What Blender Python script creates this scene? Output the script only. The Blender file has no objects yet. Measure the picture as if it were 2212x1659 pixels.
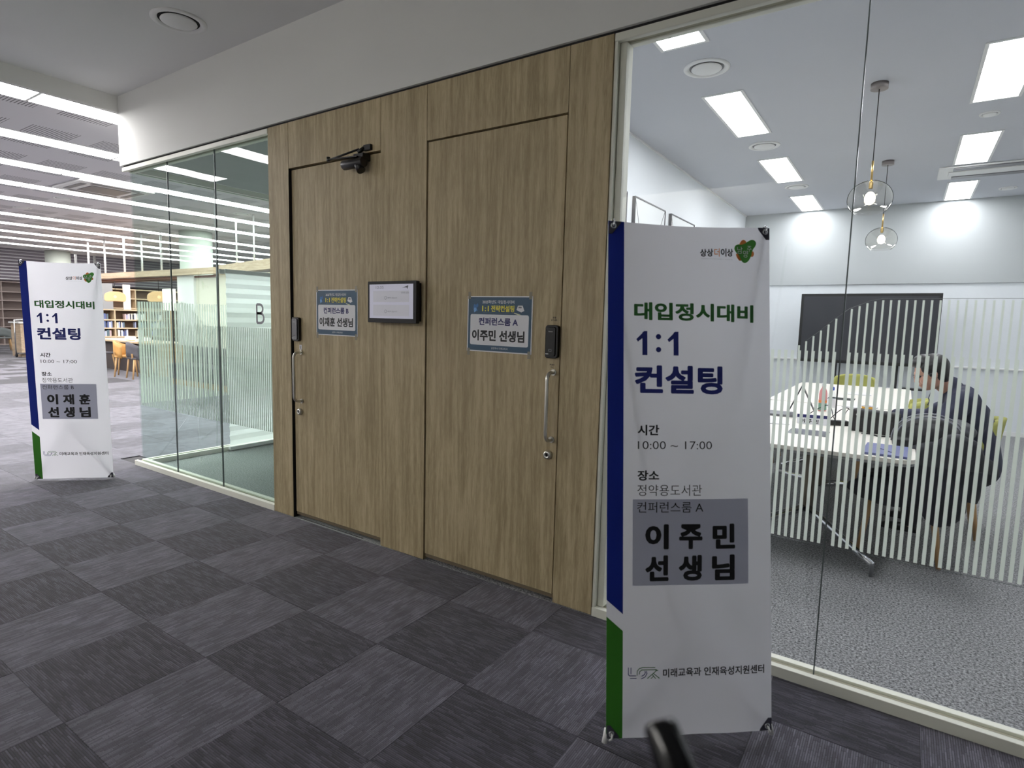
import bpy, bmesh, math, random
from mathutils import Vector, Matrix
random.seed(7)
S = bpy.context.scene
COL = S.collection
PI = math.pi

# ---------------------------------------------------------------- camera, world, exposure
CAM = Vector((0.0, -2.5277, 1.4405))
cd = bpy.data.cameras.new('camera')
cam = bpy.data.objects.new('camera', cd)
COL.objects.link(cam)
RX = Vector((0.82913, 0.5585, 0.02485)); RU = Vector((-0.07972, 0.07413, 0.99406)); RF = Vector((-0.55334, 0.82619, -0.10599))
M = Matrix.Identity(4)
for i in range(3):
    M[i][0] = RX[i]; M[i][1] = RU[i]; M[i][2] = -RF[i]; M[i][3] = CAM[i]
cam.matrix_world = M
cd.sensor_width = 36.0
cd.lens = 1261.31 / 2212 * 36.0
cd.clip_start = 0.02; cd.clip_end = 200
cd.dof.use_dof = True; cd.dof.focus_distance = 4.2; cd.dof.aperture_fstop = 3.4
S.camera = cam
w = bpy.data.worlds.new('world'); S.world = w; w.use_nodes = True
w.node_tree.nodes['Background'].inputs[0].default_value = (0.75, 0.8, 1.0, 1)
w.node_tree.nodes['Background'].inputs[1].default_value = 0.05
S.view_settings.view_transform = 'Standard'; S.view_settings.look = 'None'
S.view_settings.gamma = 1.0; S.view_settings.use_curve_mapping = False
S.view_settings.exposure = 0.0
S.cycles.transparent_max_bounces = 32
S.cycles.max_bounces = 10
S.cycles.diffuse_bounces = 6
S.cycles.sample_clamp_indirect = 6.0
LIB_L = 20.0      # library strip lamps
FILL_L = 135.0  # added fill lamp at the rear wall
ROOM_L = 25.0     # meeting room panels

# ---------------------------------------------------------------- helpers
def lin(c):
    return c / 12.92 if c <= 0.04045 else ((c + 0.055) / 1.055) ** 2.4
def rgb(r, g, b):
    return (lin(r / 255), lin(g / 255), lin(b / 255), 1)

def mat(name, col, rough=0.6, metal=0.0, spec=0.5, emit=None, es=0.0):
    m = bpy.data.materials.new(name); m.use_nodes = True
    b = m.node_tree.nodes['Principled BSDF']
    b.inputs['Base Color'].default_value = col
    b.inputs['Roughness'].default_value = rough
    b.inputs['Metallic'].default_value = metal
    b.inputs['Specular IOR Level'].default_value = spec
    if emit:
        b.inputs['Emission Color'].default_value = emit
        b.inputs['Emission Strength'].default_value = es
    return m

def nodes(m):
    nt = m.node_tree
    return nt, nt.nodes, nt.links, nt.nodes['Principled BSDF']

def ramp(nt, a, b, c1, c2):
    r = nt.nodes.new('ShaderNodeValToRGB')
    r.color_ramp.elements[0].position = a; r.color_ramp.elements[1].position = b
    r.color_ramp.elements[0].color = c1; r.color_ramp.elements[1].color = c2
    return r

def plaster(name, col, bump=0.04, scale=60):
    m = mat(name, col, 0.85, spec=0.2)
    nt, N, L, b = nodes(m)
    g = N.new('ShaderNodeNewGeometry'); n = N.new('ShaderNodeTexNoise')
    n.inputs['Scale'].default_value = scale; n.inputs['Detail'].default_value = 3
    L.new(g.outputs['Position'], n.inputs['Vector'])
    bp = N.new('ShaderNodeBump'); bp.inputs['Strength'].default_value = bump; bp.inputs['Distance'].default_value = 0.01
    L.new(n.outputs['Fac'], bp.inputs['Height']); L.new(bp.outputs[0], b.inputs['Normal'])
    n2 = N.new('ShaderNodeTexNoise'); n2.inputs['Scale'].default_value = 0.7
    L.new(g.outputs['Position'], n2.inputs['Vector'])
    r = ramp(nt, 0.3, 0.7, tuple(c * 0.96 for c in col[:3]) + (1,), col)
    L.new(n2.outputs['Fac'], r.inputs[0]); L.new(r.outputs[0], b.inputs['Base Color'])
    return m

def wood(name, light, dark, horiz=False):
    m = mat(name, light, 0.55, spec=0.3)
    nt, N, L, b = nodes(m)
    tc = N.new('ShaderNodeNewGeometry')
    oi = N.new('ShaderNodeObjectInfo')
    add = N.new('ShaderNodeVectorMath'); add.operation = 'ADD'
    sc = N.new('ShaderNodeVectorMath'); sc.operation = 'SCALE'; sc.inputs['Scale'].default_value = 0.35
    cmb = N.new('ShaderNodeCombineXYZ')
    L.new(oi.outputs['Random'], cmb.inputs[0]); L.new(oi.outputs['Random'], cmb.inputs[2])
    L.new(cmb.outputs[0], sc.inputs[0]); L.new(tc.outputs['Position'], add.inputs[0]); L.new(sc.outputs[0], add.inputs[1])
    def stretched(s_across, s_along, detail, rough=0.6, dist=0.0):
        mp = N.new('ShaderNodeMapping')
        mp.inputs['Scale'].default_value = (s_along, s_across, s_across) if horiz else (s_across, s_across, s_along)
        n = N.new('ShaderNodeTexNoise'); n.inputs['Scale'].default_value = 1
        n.inputs['Detail'].default_value = detail; n.inputs['Roughness'].default_value = rough
        n.inputs['Distortion'].default_value = dist
        L.new(add.outputs[0], mp.inputs[0]); L.new(mp.outputs[0], n.inputs['Vector'])
        return n
    a = stretched(7, 0.6, 4, 0.6, 1.6); f = stretched(130, 11, 3, 0.75, 0.4); k = stretched(30, 2.4, 3, 0.65, 1.0)
    # cathedral figure
    mp = N.new('ShaderNodeMapping'); mp.inputs['Scale'].default_value = (0.32, 5.5, 5.5) if horiz else (5.5, 5.5, 0.32)
    wv = N.new('ShaderNodeTexWave'); wv.wave_type = 'BANDS'; wv.bands_direction = 'X' if not horiz else 'Z'
    wv.inputs['Scale'].default_value = 1.3; wv.inputs['Distortion'].default_value = 14; wv.inputs['Detail'].default_value = 2
    wv.inputs['Detail Scale'].default_value = 0.6
    L.new(add.outputs[0], mp.inputs[0]); L.new(mp.outputs[0], wv.inputs['Vector'])
    def mth(op, x, y):
        q = N.new('ShaderNodeMath'); q.operation = op
        for i, v in enumerate((x, y)):
            if isinstance(v, (int, float)): q.inputs[i].default_value = v
            else: L.new(v, q.inputs[i])
        return q.outputs[0]
    s = mth('MULTIPLY', a.outputs['Fac'], 0.38)
    s = mth('ADD', s, mth('MULTIPLY', f.outputs['Fac'], 0.34))
    s = mth('ADD', s, mth('MULTIPLY', k.outputs['Fac'], 0.26))
    s = mth('ADD', s, mth('MULTIPLY', wv.outputs['Fac'], 0.05))
    r = ramp(nt, 0.42, 0.60, dark, light)
    L.new(s, r.inputs[0]); L.new(r.outputs[0], b.inputs['Base Color'])
    bp = N.new('ShaderNodeBump'); bp.inputs['Strength'].default_value = 0.12; bp.inputs['Distance'].default_value = 0.002
    L.new(f.outputs['Fac'], bp.inputs['Height']); L.new(bp.outputs[0], b.inputs['Normal'])
    return m

def ribbed_carpet(name, c1, c2, cm, rot):
    m = mat(name, c1, 0.95, spec=0.1)
    nt, N, L, b = nodes(m)
    g = N.new('ShaderNodeNewGeometry'); mp = N.new('ShaderNodeMapping')
    mp.inputs['Rotation'].default_value = (0, 0, rot)
    L.new(g.outputs['Position'], mp.inputs[0])
    br = N.new('ShaderNodeTexBrick')
    br.inputs['Scale'].default_value = 1.0; br.inputs['Brick Width'].default_value = 0.058; br.inputs['Row Height'].default_value = 0.0072
    br.inputs['Mortar Size'].default_value = 0.0012; br.inputs['Mortar Smooth'].default_value = 0.6; br.inputs['Bias'].default_value = -0.25
    br.offset = 0.37; br.offset_frequency = 2; br.squash = 1.4; br.squash_frequency = 3
    br.inputs['Color1'].default_value = c1; br.inputs['Color2'].default_value = c2; br.inputs['Mortar'].default_value = cm
    L.new(mp.outputs[0], br.inputs['Vector'])
    n = N.new('ShaderNodeTexNoise'); n.inputs['Scale'].default_value = 9; n.inputs['Detail'].default_value = 4
    L.new(mp.outputs[0], n.inputs['Vector'])
    n3 = N.new('ShaderNodeTexNoise'); n3.inputs['Scale'].default_value = 420; n3.inputs['Detail'].default_value = 2
    L.new(mp.outputs[0], n3.inputs['Vector'])
    r = ramp(nt, 0.3, 0.7, (0.72, 0.72, 0.72, 1), (1.25, 1.25, 1.25, 1))
    L.new(n.outputs['Fac'], r.inputs[0])
    r3 = ramp(nt, 0.35, 0.65, (0.75, 0.75, 0.75, 1), (1.25, 1.25, 1.25, 1))
    L.new(n3.outputs['Fac'], r3.inputs[0])
    mx = N.new('ShaderNodeMix'); mx.data_type = 'RGBA'; mx.blend_type = 'MULTIPLY'; mx.inputs[0].default_value = 1
    L.new(br.outputs['Color'], mx.inputs[6]); L.new(r.outputs[0], mx.inputs[7])
    mx2 = N.new('ShaderNodeMix'); mx2.data_type = 'RGBA'; mx2.blend_type = 'MULTIPLY'; mx2.inputs[0].default_value = 1
    L.new(mx.outputs[2], mx2.inputs[6]); L.new(r3.outputs[0], mx2.inputs[7])
    L.new(mx2.outputs[2], b.inputs['Base Color'])
    bp = N.new('ShaderNodeBump'); bp.inputs['Strength'].default_value = 0.8; bp.inputs['Distance'].default_value = 0.004; bp.invert = True
    L.new(br.outputs['Fac'], bp.inputs['Height']); L.new(bp.outputs[0], b.inputs['Normal'])
    b.inputs['Sheen Weight'].default_value = 0.25; b.inputs['Sheen Roughness'].default_value = 0.5
    return m

def speckle_carpet(name, lo, hi):
    m = mat(name, lo, 0.95, spec=0.1)
    nt, N, L, b = nodes(m)
    g = N.new('ShaderNodeNewGeometry')
    n = N.new('ShaderNodeTexNoise'); n.inputs['Scale'].default_value = 95; n.inputs['Detail'].default_value = 3; n.inputs['Roughness'].default_value = 0.75
    L.new(g.outputs['Position'], n.inputs['Vector'])
    r = ramp(nt, 0.36, 0.66, lo, hi); L.new(n.outputs['Fac'], r.inputs[0]); L.new(r.outputs[0], b.inputs['Base Color'])
    bp = N.new('ShaderNodeBump'); bp.inputs['Strength'].default_value = 0.5; bp.inputs['Distance'].default_value = 0.004
    L.new(n.outputs['Fac'], bp.inputs['Height']); L.new(bp.outputs[0], b.inputs['Normal'])
    return m

def glass(name, tint, refl=1.0, wav=0.0):
    m = bpy.data.materials.new(name); m.use_nodes = True
    nt = m.node_tree; N = nt.nodes; L = nt.links; N.clear()
    o = N.new('ShaderNodeOutputMaterial'); t = N.new('ShaderNodeBsdfTransparent'); t.inputs[0].default_value = tint
    gl = N.new('ShaderNodeBsdfGlossy'); gl.inputs['Roughness'].default_value = 0.0; gl.inputs[0].default_value = (1, 1, 1, 1)
    fr = N.new('ShaderNodeFresnel'); fr.inputs['IOR'].default_value = 1.45
    mu = N.new('ShaderNodeMath'); mu.operation = 'MULTIPLY'; mu.inputs[1].default_value = refl
    mx = N.new('ShaderNodeMixShader')
    geo = N.new('ShaderNodeNewGeometry'); inv = N.new('ShaderNodeMath'); inv.operation = 'SUBTRACT'; inv.inputs[0].default_value = 1.0
    L.new(geo.outputs['Backfacing'], inv.inputs[1]); mu2 = N.new('ShaderNodeMath'); mu2.operation = 'MULTIPLY'
    L.new(fr.outputs[0], mu.inputs[0]); L.new(mu.outputs[0], mu2.inputs[0]); L.new(inv.outputs[0], mu2.inputs[1]); L.new(mu2.outputs[0], mx.inputs[0]); L.new(t.outputs[0], mx.inputs[1]); L.new(gl.outputs[0], mx.inputs[2])
    L.new(mx.outputs[0], o.inputs[0])
    if wav > 0:
        g = N.new('ShaderNodeNewGeometry'); n = N.new('ShaderNodeTexNoise'); n.inputs['Scale'].default_value = 2.2; n.inputs['Detail'].default_value = 0
        L.new(g.outputs['Position'], n.inputs['Vector'])
        bp = N.new('ShaderNodeBump'); bp.inputs['Strength'].default_value = 1.0; bp.inputs['Distance'].default_value = wav
        L.new(n.outputs['Fac'], bp.inputs['Height']); L.new(bp.outputs[0], gl.inputs['Normal'])
    return m

def fabric(name, col, trans=0.2, rough=0.8, thin=0.0):
    """diffuse cloth or film that lets some light through; thin = share seen straight through"""
    m = bpy.data.materials.new(name); m.use_nodes = True
    nt = m.node_tree; N = nt.nodes; L = nt.links; b = N['Principled BSDF']; o = N['Material Output']
    b.inputs['Base Color'].default_value = col; b.inputs['Roughness'].default_value = rough; b.inputs['Specular IOR Level'].default_value = 0.25
    t = N.new('ShaderNodeBsdfTranslucent'); t.inputs[0].default_value = col
    mx = N.new('ShaderNodeMixShader'); mx.inputs[0].default_value = trans
    L.new(b.outputs[0], mx.inputs[1]); L.new(t.outputs[0], mx.inputs[2])
    last = mx
    if thin > 0:
        tr = N.new('ShaderNodeBsdfTransparent'); m2 = N.new('ShaderNodeMixShader'); m2.inputs[0].default_value = thin
        L.new(mx.outputs[0], m2.inputs[1]); L.new(tr.outputs[0], m2.inputs[2]); last = m2
    L.new(last.outputs[0], o.inputs[0])
    return m

def slotted(name, col):
    """ceiling board with rows of narrow acoustic slots (only between the lamp rows)"""
    m = mat(name, col, 0.85, spec=0.2)
    nt, N, L, b = nodes(m)
    g = N.new('ShaderNodeNewGeometry'); sp = N.new('ShaderNodeSeparateXYZ'); L.new(g.outputs['Position'], sp.inputs[0])
    def mth(op, x, y=None):
        q = N.new('ShaderNodeMath'); q.operation = op
        for i, v in enumerate((x, y)):
            if v is None: continue
            if isinstance(v, (int, float)): q.inputs[i].default_value = v
            else: L.new(v, q.inputs[i])
        return q.outputs[0]
    X = sp.outputs[0]; Y = sp.outputs[1]
    xm = mth('FLOORED_MODULO', mth('ADD', X, 6.005 + 147), 1.463)          # 0..1.463 within a bay (from the far lamp)
    ym = mth('FLOORED_MODULO', mth('ADD', Y, 0.298 + 58), 0.58)
    a1 = mth('MULTIPLY', mth('GREATER_THAN', xm, 0.19), mth('LESS_THAN', xm, 0.57))
    a2 = mth('MULTIPLY', mth('GREATER_THAN', xm, 0.73), mth('LESS_THAN', xm, 1.10))
    ax = mth('MAXIMUM', a1, a2)
    ay = mth('LESS_THAN', ym, 0.41)
    sl = mth('LESS_THAN', mth('FLOORED_MODULO', mth('ADD', Y, 58.298), 0.0257), 0.0095)
    f = mth('MULTIPLY', mth('MULTIPLY', ax, ay), sl)
    mx = N.new('ShaderNodeMix'); mx.data_type = 'RGBA'
    L.new(f, mx.inputs[0]); mx.inputs[6].default_value = col; mx.inputs[7].default_value = tuple(c * 0.35 for c in col[:3]) + (1,)
    L.new(mx.outputs[2], b.inputs['Base Color'])
    return m

def tag(o, label=None, cat=None, group=None, kind=None):
    if label: o['label'] = label
    if cat: o['category'] = cat
    if group: o['group'] = group
    if kind: o['kind'] = kind
    return o

def empty(name, loc=(0, 0, 0), rot=(0, 0, 0), label=None, cat=None, group=None, kind=None):
    e = bpy.data.objects.new(name, None); COL.objects.link(e)
    e.location = loc; e.rotation_euler = rot; e.empty_display_size = 0.05
    return tag(e, label, cat, group, kind)

class MB:
    def __init__(s): s.v = []; s.f = []; s.mi = []; s.cur = 0; s.sm = []; s.smooth = False
    def _add(s, vs, fs):
        o = len(s.v); s.v += [tuple(q) for q in vs]
        for f in fs:
            s.f.append(tuple(i + o for i in f)); s.mi.append(s.cur); s.sm.append(s.smooth)
        return s
    def box(s, a, b):
        x0, y0, z0 = (min(p, q) for p, q in zip(a, b)); x1, y1, z1 = (max(p, q) for p, q in zip(a, b))
        vs = [(x0, y0, z0), (x1, y0, z0), (x1, y1, z0), (x0, y1, z0), (x0, y0, z1), (x1, y0, z1), (x1, y1, z1), (x0, y1, z1)]
        return s._add(vs, [(0, 3, 2, 1), (4, 5, 6, 7), (0, 1, 5, 4), (1, 2, 6, 5), (2, 3, 7, 6), (3, 0, 4, 7)])
    def quad(s, *p): return s._add(p, [tuple(range(len(p)))])
    def bar(s, p, q, wx, wy, up=(0, 0, 1)):
        p = Vector(p); q = Vector(q); d = (q - p).normalized(); u = Vector(up)
        if abs(d.dot(u)) > 0.95: u = Vector((1, 0, 0))
        a = d.cross(u).normalized(); b = a.cross(d).normalized()
        vs = []
        for c in (p, q):
            for i, j in ((-1, -1), (1, -1), (1, 1), (-1, 1)): vs.append(c + a * i * wx / 2 + b * j * wy / 2)
        return s._add(vs, [(0, 1, 2, 3), (7, 6, 5, 4), (0, 4, 5, 1), (1, 5, 6, 2), (2, 6, 7, 3), (3, 7, 4, 0)])
    def cyl(s, p, q, r1, r2=None, n=16, caps=True):
        r2 = r1 if r2 is None else r2
        p = Vector(p); q = Vector(q); d = (q - p).normalized(); u = Vector((0, 0, 1)) if abs(d.z) < 0.9 else Vector((1, 0, 0))
        a = d.cross(u).normalized(); b = d.cross(a).normalized()
        vs = []
        for c, r in ((p, r1), (q, r2)):
            for i in range(n):
                t = 2 * PI * i / n; vs.append(c + a * math.cos(t) * r + b * math.sin(t) * r)
        sm = s.smooth; s.smooth = True
        s._add(vs, [(i, (i + 1) % n, n + (i + 1) % n, n + i) for i in range(n)])
        s.smooth = False
        if caps:
            o = len(s.v) - 2 * n
            for f in (tuple(range(n - 1, -1, -1)), tuple(range(n, 2 * n))):
                s.f.append(tuple(i + o for i in f)); s.mi.append(s.cur); s.sm.append(False)
        s.smooth = sm
        return s
    def tube(s, pts, r, n=10, closed=False):
        pts = [Vector(p) for p in pts]; m = len(pts); vs = []
        prev = None
        for i, p in enumerate(pts):
            if closed: d = (pts[(i + 1) % m] - pts[i - 1]).normalized()
            else: d = (pts[min(i + 1, m - 1)] - pts[max(i - 1, 0)]).normalized()
            if prev is None:
                u = Vector((0, 0, 1)) if abs(d.z) < 0.9 else Vector((1, 0, 0)); a = d.cross(u).normalized()
            else:
                a = (prev - d * prev.dot(d)).normalized()
            prev = a; b = d.cross(a)
            rr = r[i] if isinstance(r, (list, tuple)) else r
            for k in range(n):
                t = 2 * PI * k / n; vs.append(p + a * math.cos(t) * rr + b * math.sin(t) * rr)
        fs = []
        for i in range(m if closed else m - 1):
            j = (i + 1) % m
            for k in range(n): fs.append((i * n + k, i * n + (k + 1) % n, j * n + (k + 1) % n, j * n + k))
        if not closed: fs += [tuple(range(n - 1, -1, -1)), tuple(range((m - 1) * n, m * n))]
        sm = s.smooth; s.smooth = True; s._add(vs, fs); s.smooth = sm
        return s
    def lathe(s, prof, c=(0, 0, 0), n=32, axis='z'):
        vs = []
        for r, z in prof:
            for i in range(n):
                t = 2 * PI * i / n
                p = (r * math.cos(t), r * math.sin(t), z)
                if axis == 'y': p = (p[0], p[2], p[1])
                vs.append((c[0] + p[0], c[1] + p[1], c[2] + p[2]))
        fs = []
        for j in range(len(prof) - 1):
            for i in range(n): fs.append((j * n + i, j * n + (i + 1) % n, (j + 1) * n + (i + 1) % n, (j + 1) * n + i))
        sm = s.smooth; s.smooth = True; s._add(vs, fs); s.smooth = sm
        return s
    def sphere(s, c, r, n=14, m=10):
        r = (r, r, r) if isinstance(r, (int, float)) else r
        vs = [(c[0], c[1], c[2] + r[2])]
        for j in range(1, m):
            t = PI * j / m
            for i in range(n):
                p = 2 * PI * i / n; vs.append((c[0] + r[0] * math.sin(t) * math.cos(p), c[1] + r[1] * math.sin(t) * math.sin(p), c[2] + r[2] * math.cos(t)))
        vs.append((c[0], c[1], c[2] - r[2]))
        fs = [(0, 1 + i, 1 + (i + 1) % n) for i in range(n)]
        for j in range(m - 2):
            for i in range(n): fs.append((1 + j * n + i, 1 + (j + 1) * n + i, 1 + (j + 1) * n + (i + 1) % n, 1 + j * n + (i + 1) % n))
        e = len(vs) - 1
        fs += [(e, 1 + (m - 2) * n + (i + 1) % n, 1 + (m - 2) * n + i) for i in range(n)]
        sm = s.smooth; s.smooth = True; s._add(vs, fs); s.smooth = sm
        return s
    def poly(s, pts, y0, y1):
        """outline in local x,z extruded from y0 (front) to y1"""
        n = len(pts)
        vs = [(p[0], y0, p[1]) for p in pts] + [(p[0], y1, p[1]) for p in pts]
        return s._add(vs, [tuple(range(n)), tuple(range(2 * n - 1, n - 1, -1))] + [(i, i + n, (i + 1) % n + n, (i + 1) % n) for i in range(n)])
    def polyz(s, pts, z0, z1):
        n = len(pts)
        vs = [(p[0], p[1], z0) for p in pts] + [(p[0], p[1], z1) for p in pts]
        return s._add(vs, [tuple(range(n - 1, -1, -1)), tuple(range(n, 2 * n))] + [(i, (i + 1) % n, (i + 1) % n + n, i + n) for i in range(n)])
    def mesh(s, name, mats):
        me = bpy.data.meshes.new(name); me.from_pydata(s.v, [], s.f); me.update()
        for m in (mats if isinstance(mats, (list, tuple)) else [mats]): me.materials.append(m)
        me.polygons.foreach_set('material_index', s.mi); me.polygons.foreach_set('use_smooth', s.sm)
        return me
    def build(s, name, mats, parent=None, bevel=0, seg=2, loc=None, **k):
        o = bpy.data.objects.new(name, s.mesh(name, mats)); COL.objects.link(o)
        if parent: o.parent = parent
        if loc: o.location = loc
        if bevel:
            md = o.modifiers.new('bevel', 'BEVEL'); md.width = bevel; md.segments = seg; md.limit_method = 'ANGLE'
        return tag(o, **k)

def rrect(x0, z0, x1, z1, r, n=5):
    pts = []
    for cx, cz, a in ((x1 - r, z1 - r, 0), (x0 + r, z1 - r, 90), (x0 + r, z0 + r, 180), (x1 - r, z0 + r, 270)):
        for i in range(n + 1):
            t = math.radians(a + 90 * i / n); pts.append((cx + r * math.cos(t), cz + r * math.sin(t)))
    return pts

def smooth_closed(pts, n=4):
    out = []; m = len(pts)
    for i in range(m):
        p0, p1, p2, p3 = (Vector(pts[(i + k) % m]) for k in (-1, 0, 1, 2))
        for j in range(n):
            t = j / n
            out.append(tuple(0.5 * (2 * p1 + (p2 - p0) * t + (2 * p0 - 5 * p1 + 4 * p2 - p3) * t * t + (3 * p1 - p0 - 3 * p2 + p3) * t ** 3)))
    return out

_tx = {}
def text_mesh(body, weight):
    k = (body, weight)
    if k not in _tx:
        c = bpy.data.curves.new('t', 'FONT'); c.body = body; c.offset = weight; c.resolution_u = 3
        o = bpy.data.objects.new('t', c); COL.objects.link(o)
        dg = bpy.context.evaluated_depsgraph_get(); dg.update()
        me = bpy.data.meshes.new_from_object(o.evaluated_get(dg))
        vs = [tuple(v.co) for v in me.vertices]; fs = [tuple(p.vertices) for p in me.polygons]
        bpy.data.objects.remove(o); bpy.data.curves.remove(c); bpy.data.meshes.remove(me)
        xs = [v[0] for v in vs]; ys = [v[1] for v in vs]
        _tx[k] = (vs, fs, min(xs), max(xs), min(ys), max(ys))
    return _tx[k]

def text(parent, body, m, u0, v0, u1, v1, bold=0.0, h=0.0006, disp=None, name='lettering', shear=0.0):
    """flat lettering stretched into the box u0..u1, v0..v1 of the parent's front (x right, z up, -y out)"""
    vs, fs, x0, x1, y0, y1 = text_mesh(body, min(bold, 0.012) if bold < 0 or len(body) > 0 else 0)
    r = max(bold - 0.012, 0.0) * 1.15
    shifts = [(0, 0)] + ([(r * math.cos(a * PI / 3), r * math.sin(a * PI / 3)) for a in range(6)] if r > 0 else [])
    nv = len(vs)
    all_v = [(x + sx, y + sy, k * 0.00003) for k, (sx, sy) in enumerate(shifts) for x, y, _ in vs]
    fs = [tuple(i + k * nv for i in f) for k in range(len(shifts)) for f in fs]
    x0 -= r; x1 += r; y0 -= r; y1 += r
    out = []
    for x, y, hh in all_v:
        u = u0 + (x - x0) / (x1 - x0) * (u1 - u0); v = v0 + (y - y0) / (y1 - y0) * (v1 - v0) + shear * (u - u0)
        d = disp(u, v) if disp else 0
        out.append((u, -h - hh + d, v))
    b = MB(); b._add(out, fs)
    return b.build(name, m, parent)

def copy_tree(o, parent=None, top=True):
    c = o.copy(); COL.objects.link(c)
    if parent: c.parent = parent
    for ch in [x for x in o.children]: copy_tree(ch, c)
    return c

# ---------------------------------------------------------------- materials
M_white = plaster('painted_plaster', rgb(234, 234, 230))
M_wallA = plaster('meeting_room_paint', rgb(226, 230, 232))
M_ceilL = slotted('slotted_ceiling_board', rgb(222, 219, 221))
M_ceil = plaster('ceiling_paint', rgb(230, 230, 228))
M_oak = wood('oak_laminate', rgb(186, 170, 136), rgb(146, 131, 99))
M_oakh = wood('oak_beam', rgb(205, 184, 158), rgb(170, 148, 122), True)
M_oakc = mat('oak_chair_wood', rgb(190, 152, 104), 0.45)
M_dark = mat('shadow_gap_black', rgb(24, 22, 22), 0.8)
M_frame = mat('cream_frame_paint', rgb(232, 232, 218), 0.45)
M_groove = mat('beige_groove', rgb(176, 172, 150), 0.7)
M_black = mat('black_plastic', rgb(18, 18, 20), 0.35)
M_blackg = mat('black_gloss', rgb(10, 10, 12), 0.12)
M_blackm = mat('black_matt', rgb(26, 26, 28), 0.7)
M_grey = mat('grey_plastic', rgb(110, 110, 114), 0.4)
M_chrome = mat('brushed_steel', rgb(210, 208, 200), 0.28, 1.0)
M_alu = mat('polished_aluminium', rgb(222, 224, 226), 0.18, 1.0)
M_whitep = mat('white_plastic', rgb(232, 232, 230), 0.4)
M_paper = mat('white_paper', rgb(238, 238, 240), 0.8)
M_oaks = mat('pale_shelf_oak', rgb(196, 174, 142), 0.5)
M_even = ribbed_carpet('carpet_dark', rgb(56, 54, 64), rgb(96, 94, 108), rgb(24, 23, 28), 0.0)
M_odd = ribbed_carpet('carpet_light', rgb(84, 82, 93), rgb(122, 119, 132), rgb(50, 49, 57), PI / 2)
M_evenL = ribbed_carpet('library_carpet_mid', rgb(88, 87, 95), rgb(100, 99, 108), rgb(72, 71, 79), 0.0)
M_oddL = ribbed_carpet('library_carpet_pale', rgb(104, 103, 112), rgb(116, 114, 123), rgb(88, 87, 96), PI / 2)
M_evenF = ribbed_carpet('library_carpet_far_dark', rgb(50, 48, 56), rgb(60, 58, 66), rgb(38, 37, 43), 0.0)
M_floorA = speckle_carpet('speckled_carpet', rgb(70, 71, 72), rgb(182, 182, 183))
M_glassA = glass('clear_glass', (0.972, 0.976, 0.98, 1), 1.0, 0.0004)
M_glassB = glass('green_glass', (0.90, 0.945, 0.93, 1), 1.0, 0.0008)
M_joint = mat('glass_joint_silicone', rgb(88, 98, 96), 0.25)
M_film = fabric('frosted_film', rgb(224, 231, 219), 0.66, 0.7, 0.04)
M_blind = fabric('blind_fabric', rgb(244, 246, 244), 0.55, 0.8)
M_strip = mat('lamp_diffuser', (1, 1, 1, 1), 0.5, emit=(1.0, 0.985, 0.985, 1), es=LIB_L)
M_panel = mat('panel_diffuser', (1, 1, 1, 1), 0.5, emit=(0.955, 0.97, 1.0, 1), es=ROOM_L)
M_warm = mat('warm_bulb', (1, 1, 1, 1), 0.5, emit=(1.0, 0.86, 0.66, 1), es=14)
M_warml = mat('warm_lamp_cover', (1, 0.95, 0.85, 1), 0.5, emit=(1.0, 0.90, 0.72, 1), es=3.0)

# ================================================================ STRUCTURE
# ---- floors: base slabs and carpet tiles 0.5 m
GX, GY = -3.3457, -0.2994
fl = MB().box((-40, -9, -0.2), (5, 14, -0.009)).build('floor', mat('screed', rgb(60, 60, 62), 0.9), kind='structure')
tiles = []
for i in range(-80, 20):
    for j in range(-20, 32):
        x = GX + 0.5 * i; y = GY + 0.5 * j
        if x > 4.6 or x < -39.5 or y > 13.4 or y < -8.6: continue
        cx, cy = x + 0.25, y + 0.25
        if cx > -5.95 and cy > 0.0 + 0.25: continue        # inside the rooms
        P = Vector((cx, cy, 0)) - CAM
        dep = P.dot(RF); px = P.dot(RX) / dep * 1261 if dep > 0.2 else 9e9; py = P.dot(RU) / dep * 1261 if dep > 0.2 else 9e9
        vis = dep > 0.4 and abs(px) < 1250 and abs(py) < 1000
        tiles.append((0 if vis else 1, P.length, i, j, x, y))
tiles.sort()
far = MB()
protos = {}
def tile_box(mb, x, y, cut=False):
    y1 = 0.5
    g = 0.0008
    mb.box((x + g, y + g, -0.009), (x + 0.5 - g, min(y + 0.5 - g, 99), 0.0))
cnt = 0
for vis, d, i, j, x, y in tiles:
    even = (i + j) % 2 == 0
    if x < -6.1:
        h_ = (i * 73856093 ^ j * 19349663) % 100
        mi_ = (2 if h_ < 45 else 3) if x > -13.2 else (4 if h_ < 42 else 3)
    else: mi_ = 0 if even else 1
    MT = (M_even, M_odd, M_evenL, M_oddL, M_evenF)
    crosses = (y < 0.0 < y + 0.5) and x + 0.5 > -5.95
    if cnt < 290 and vis == 0:
        k = mi_
        if crosses:
            mb = MB().box((0.0008, 0.0008, -0.009), (0.4992, 0.2994 + 0.02, 0)); me = mb.mesh('carpet_tile', MT[mi_])
        else:
            if k not in protos:
                protos[k] = MB().box((0.0008, 0.0008, -0.009), (0.4992, 0.4992, 0)).mesh('carpet_tile', MT[mi_])
            me = protos[k]
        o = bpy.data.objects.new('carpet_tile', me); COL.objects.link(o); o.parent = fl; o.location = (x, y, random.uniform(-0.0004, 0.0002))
        cnt += 1
    else:
        far.cur = mi_
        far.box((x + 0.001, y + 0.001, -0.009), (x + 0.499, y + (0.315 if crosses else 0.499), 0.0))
far.build('carpet_tiles_beyond', [M_even, M_odd, M_evenL, M_oddL, M_evenF], fl, kind='stuff')
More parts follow.
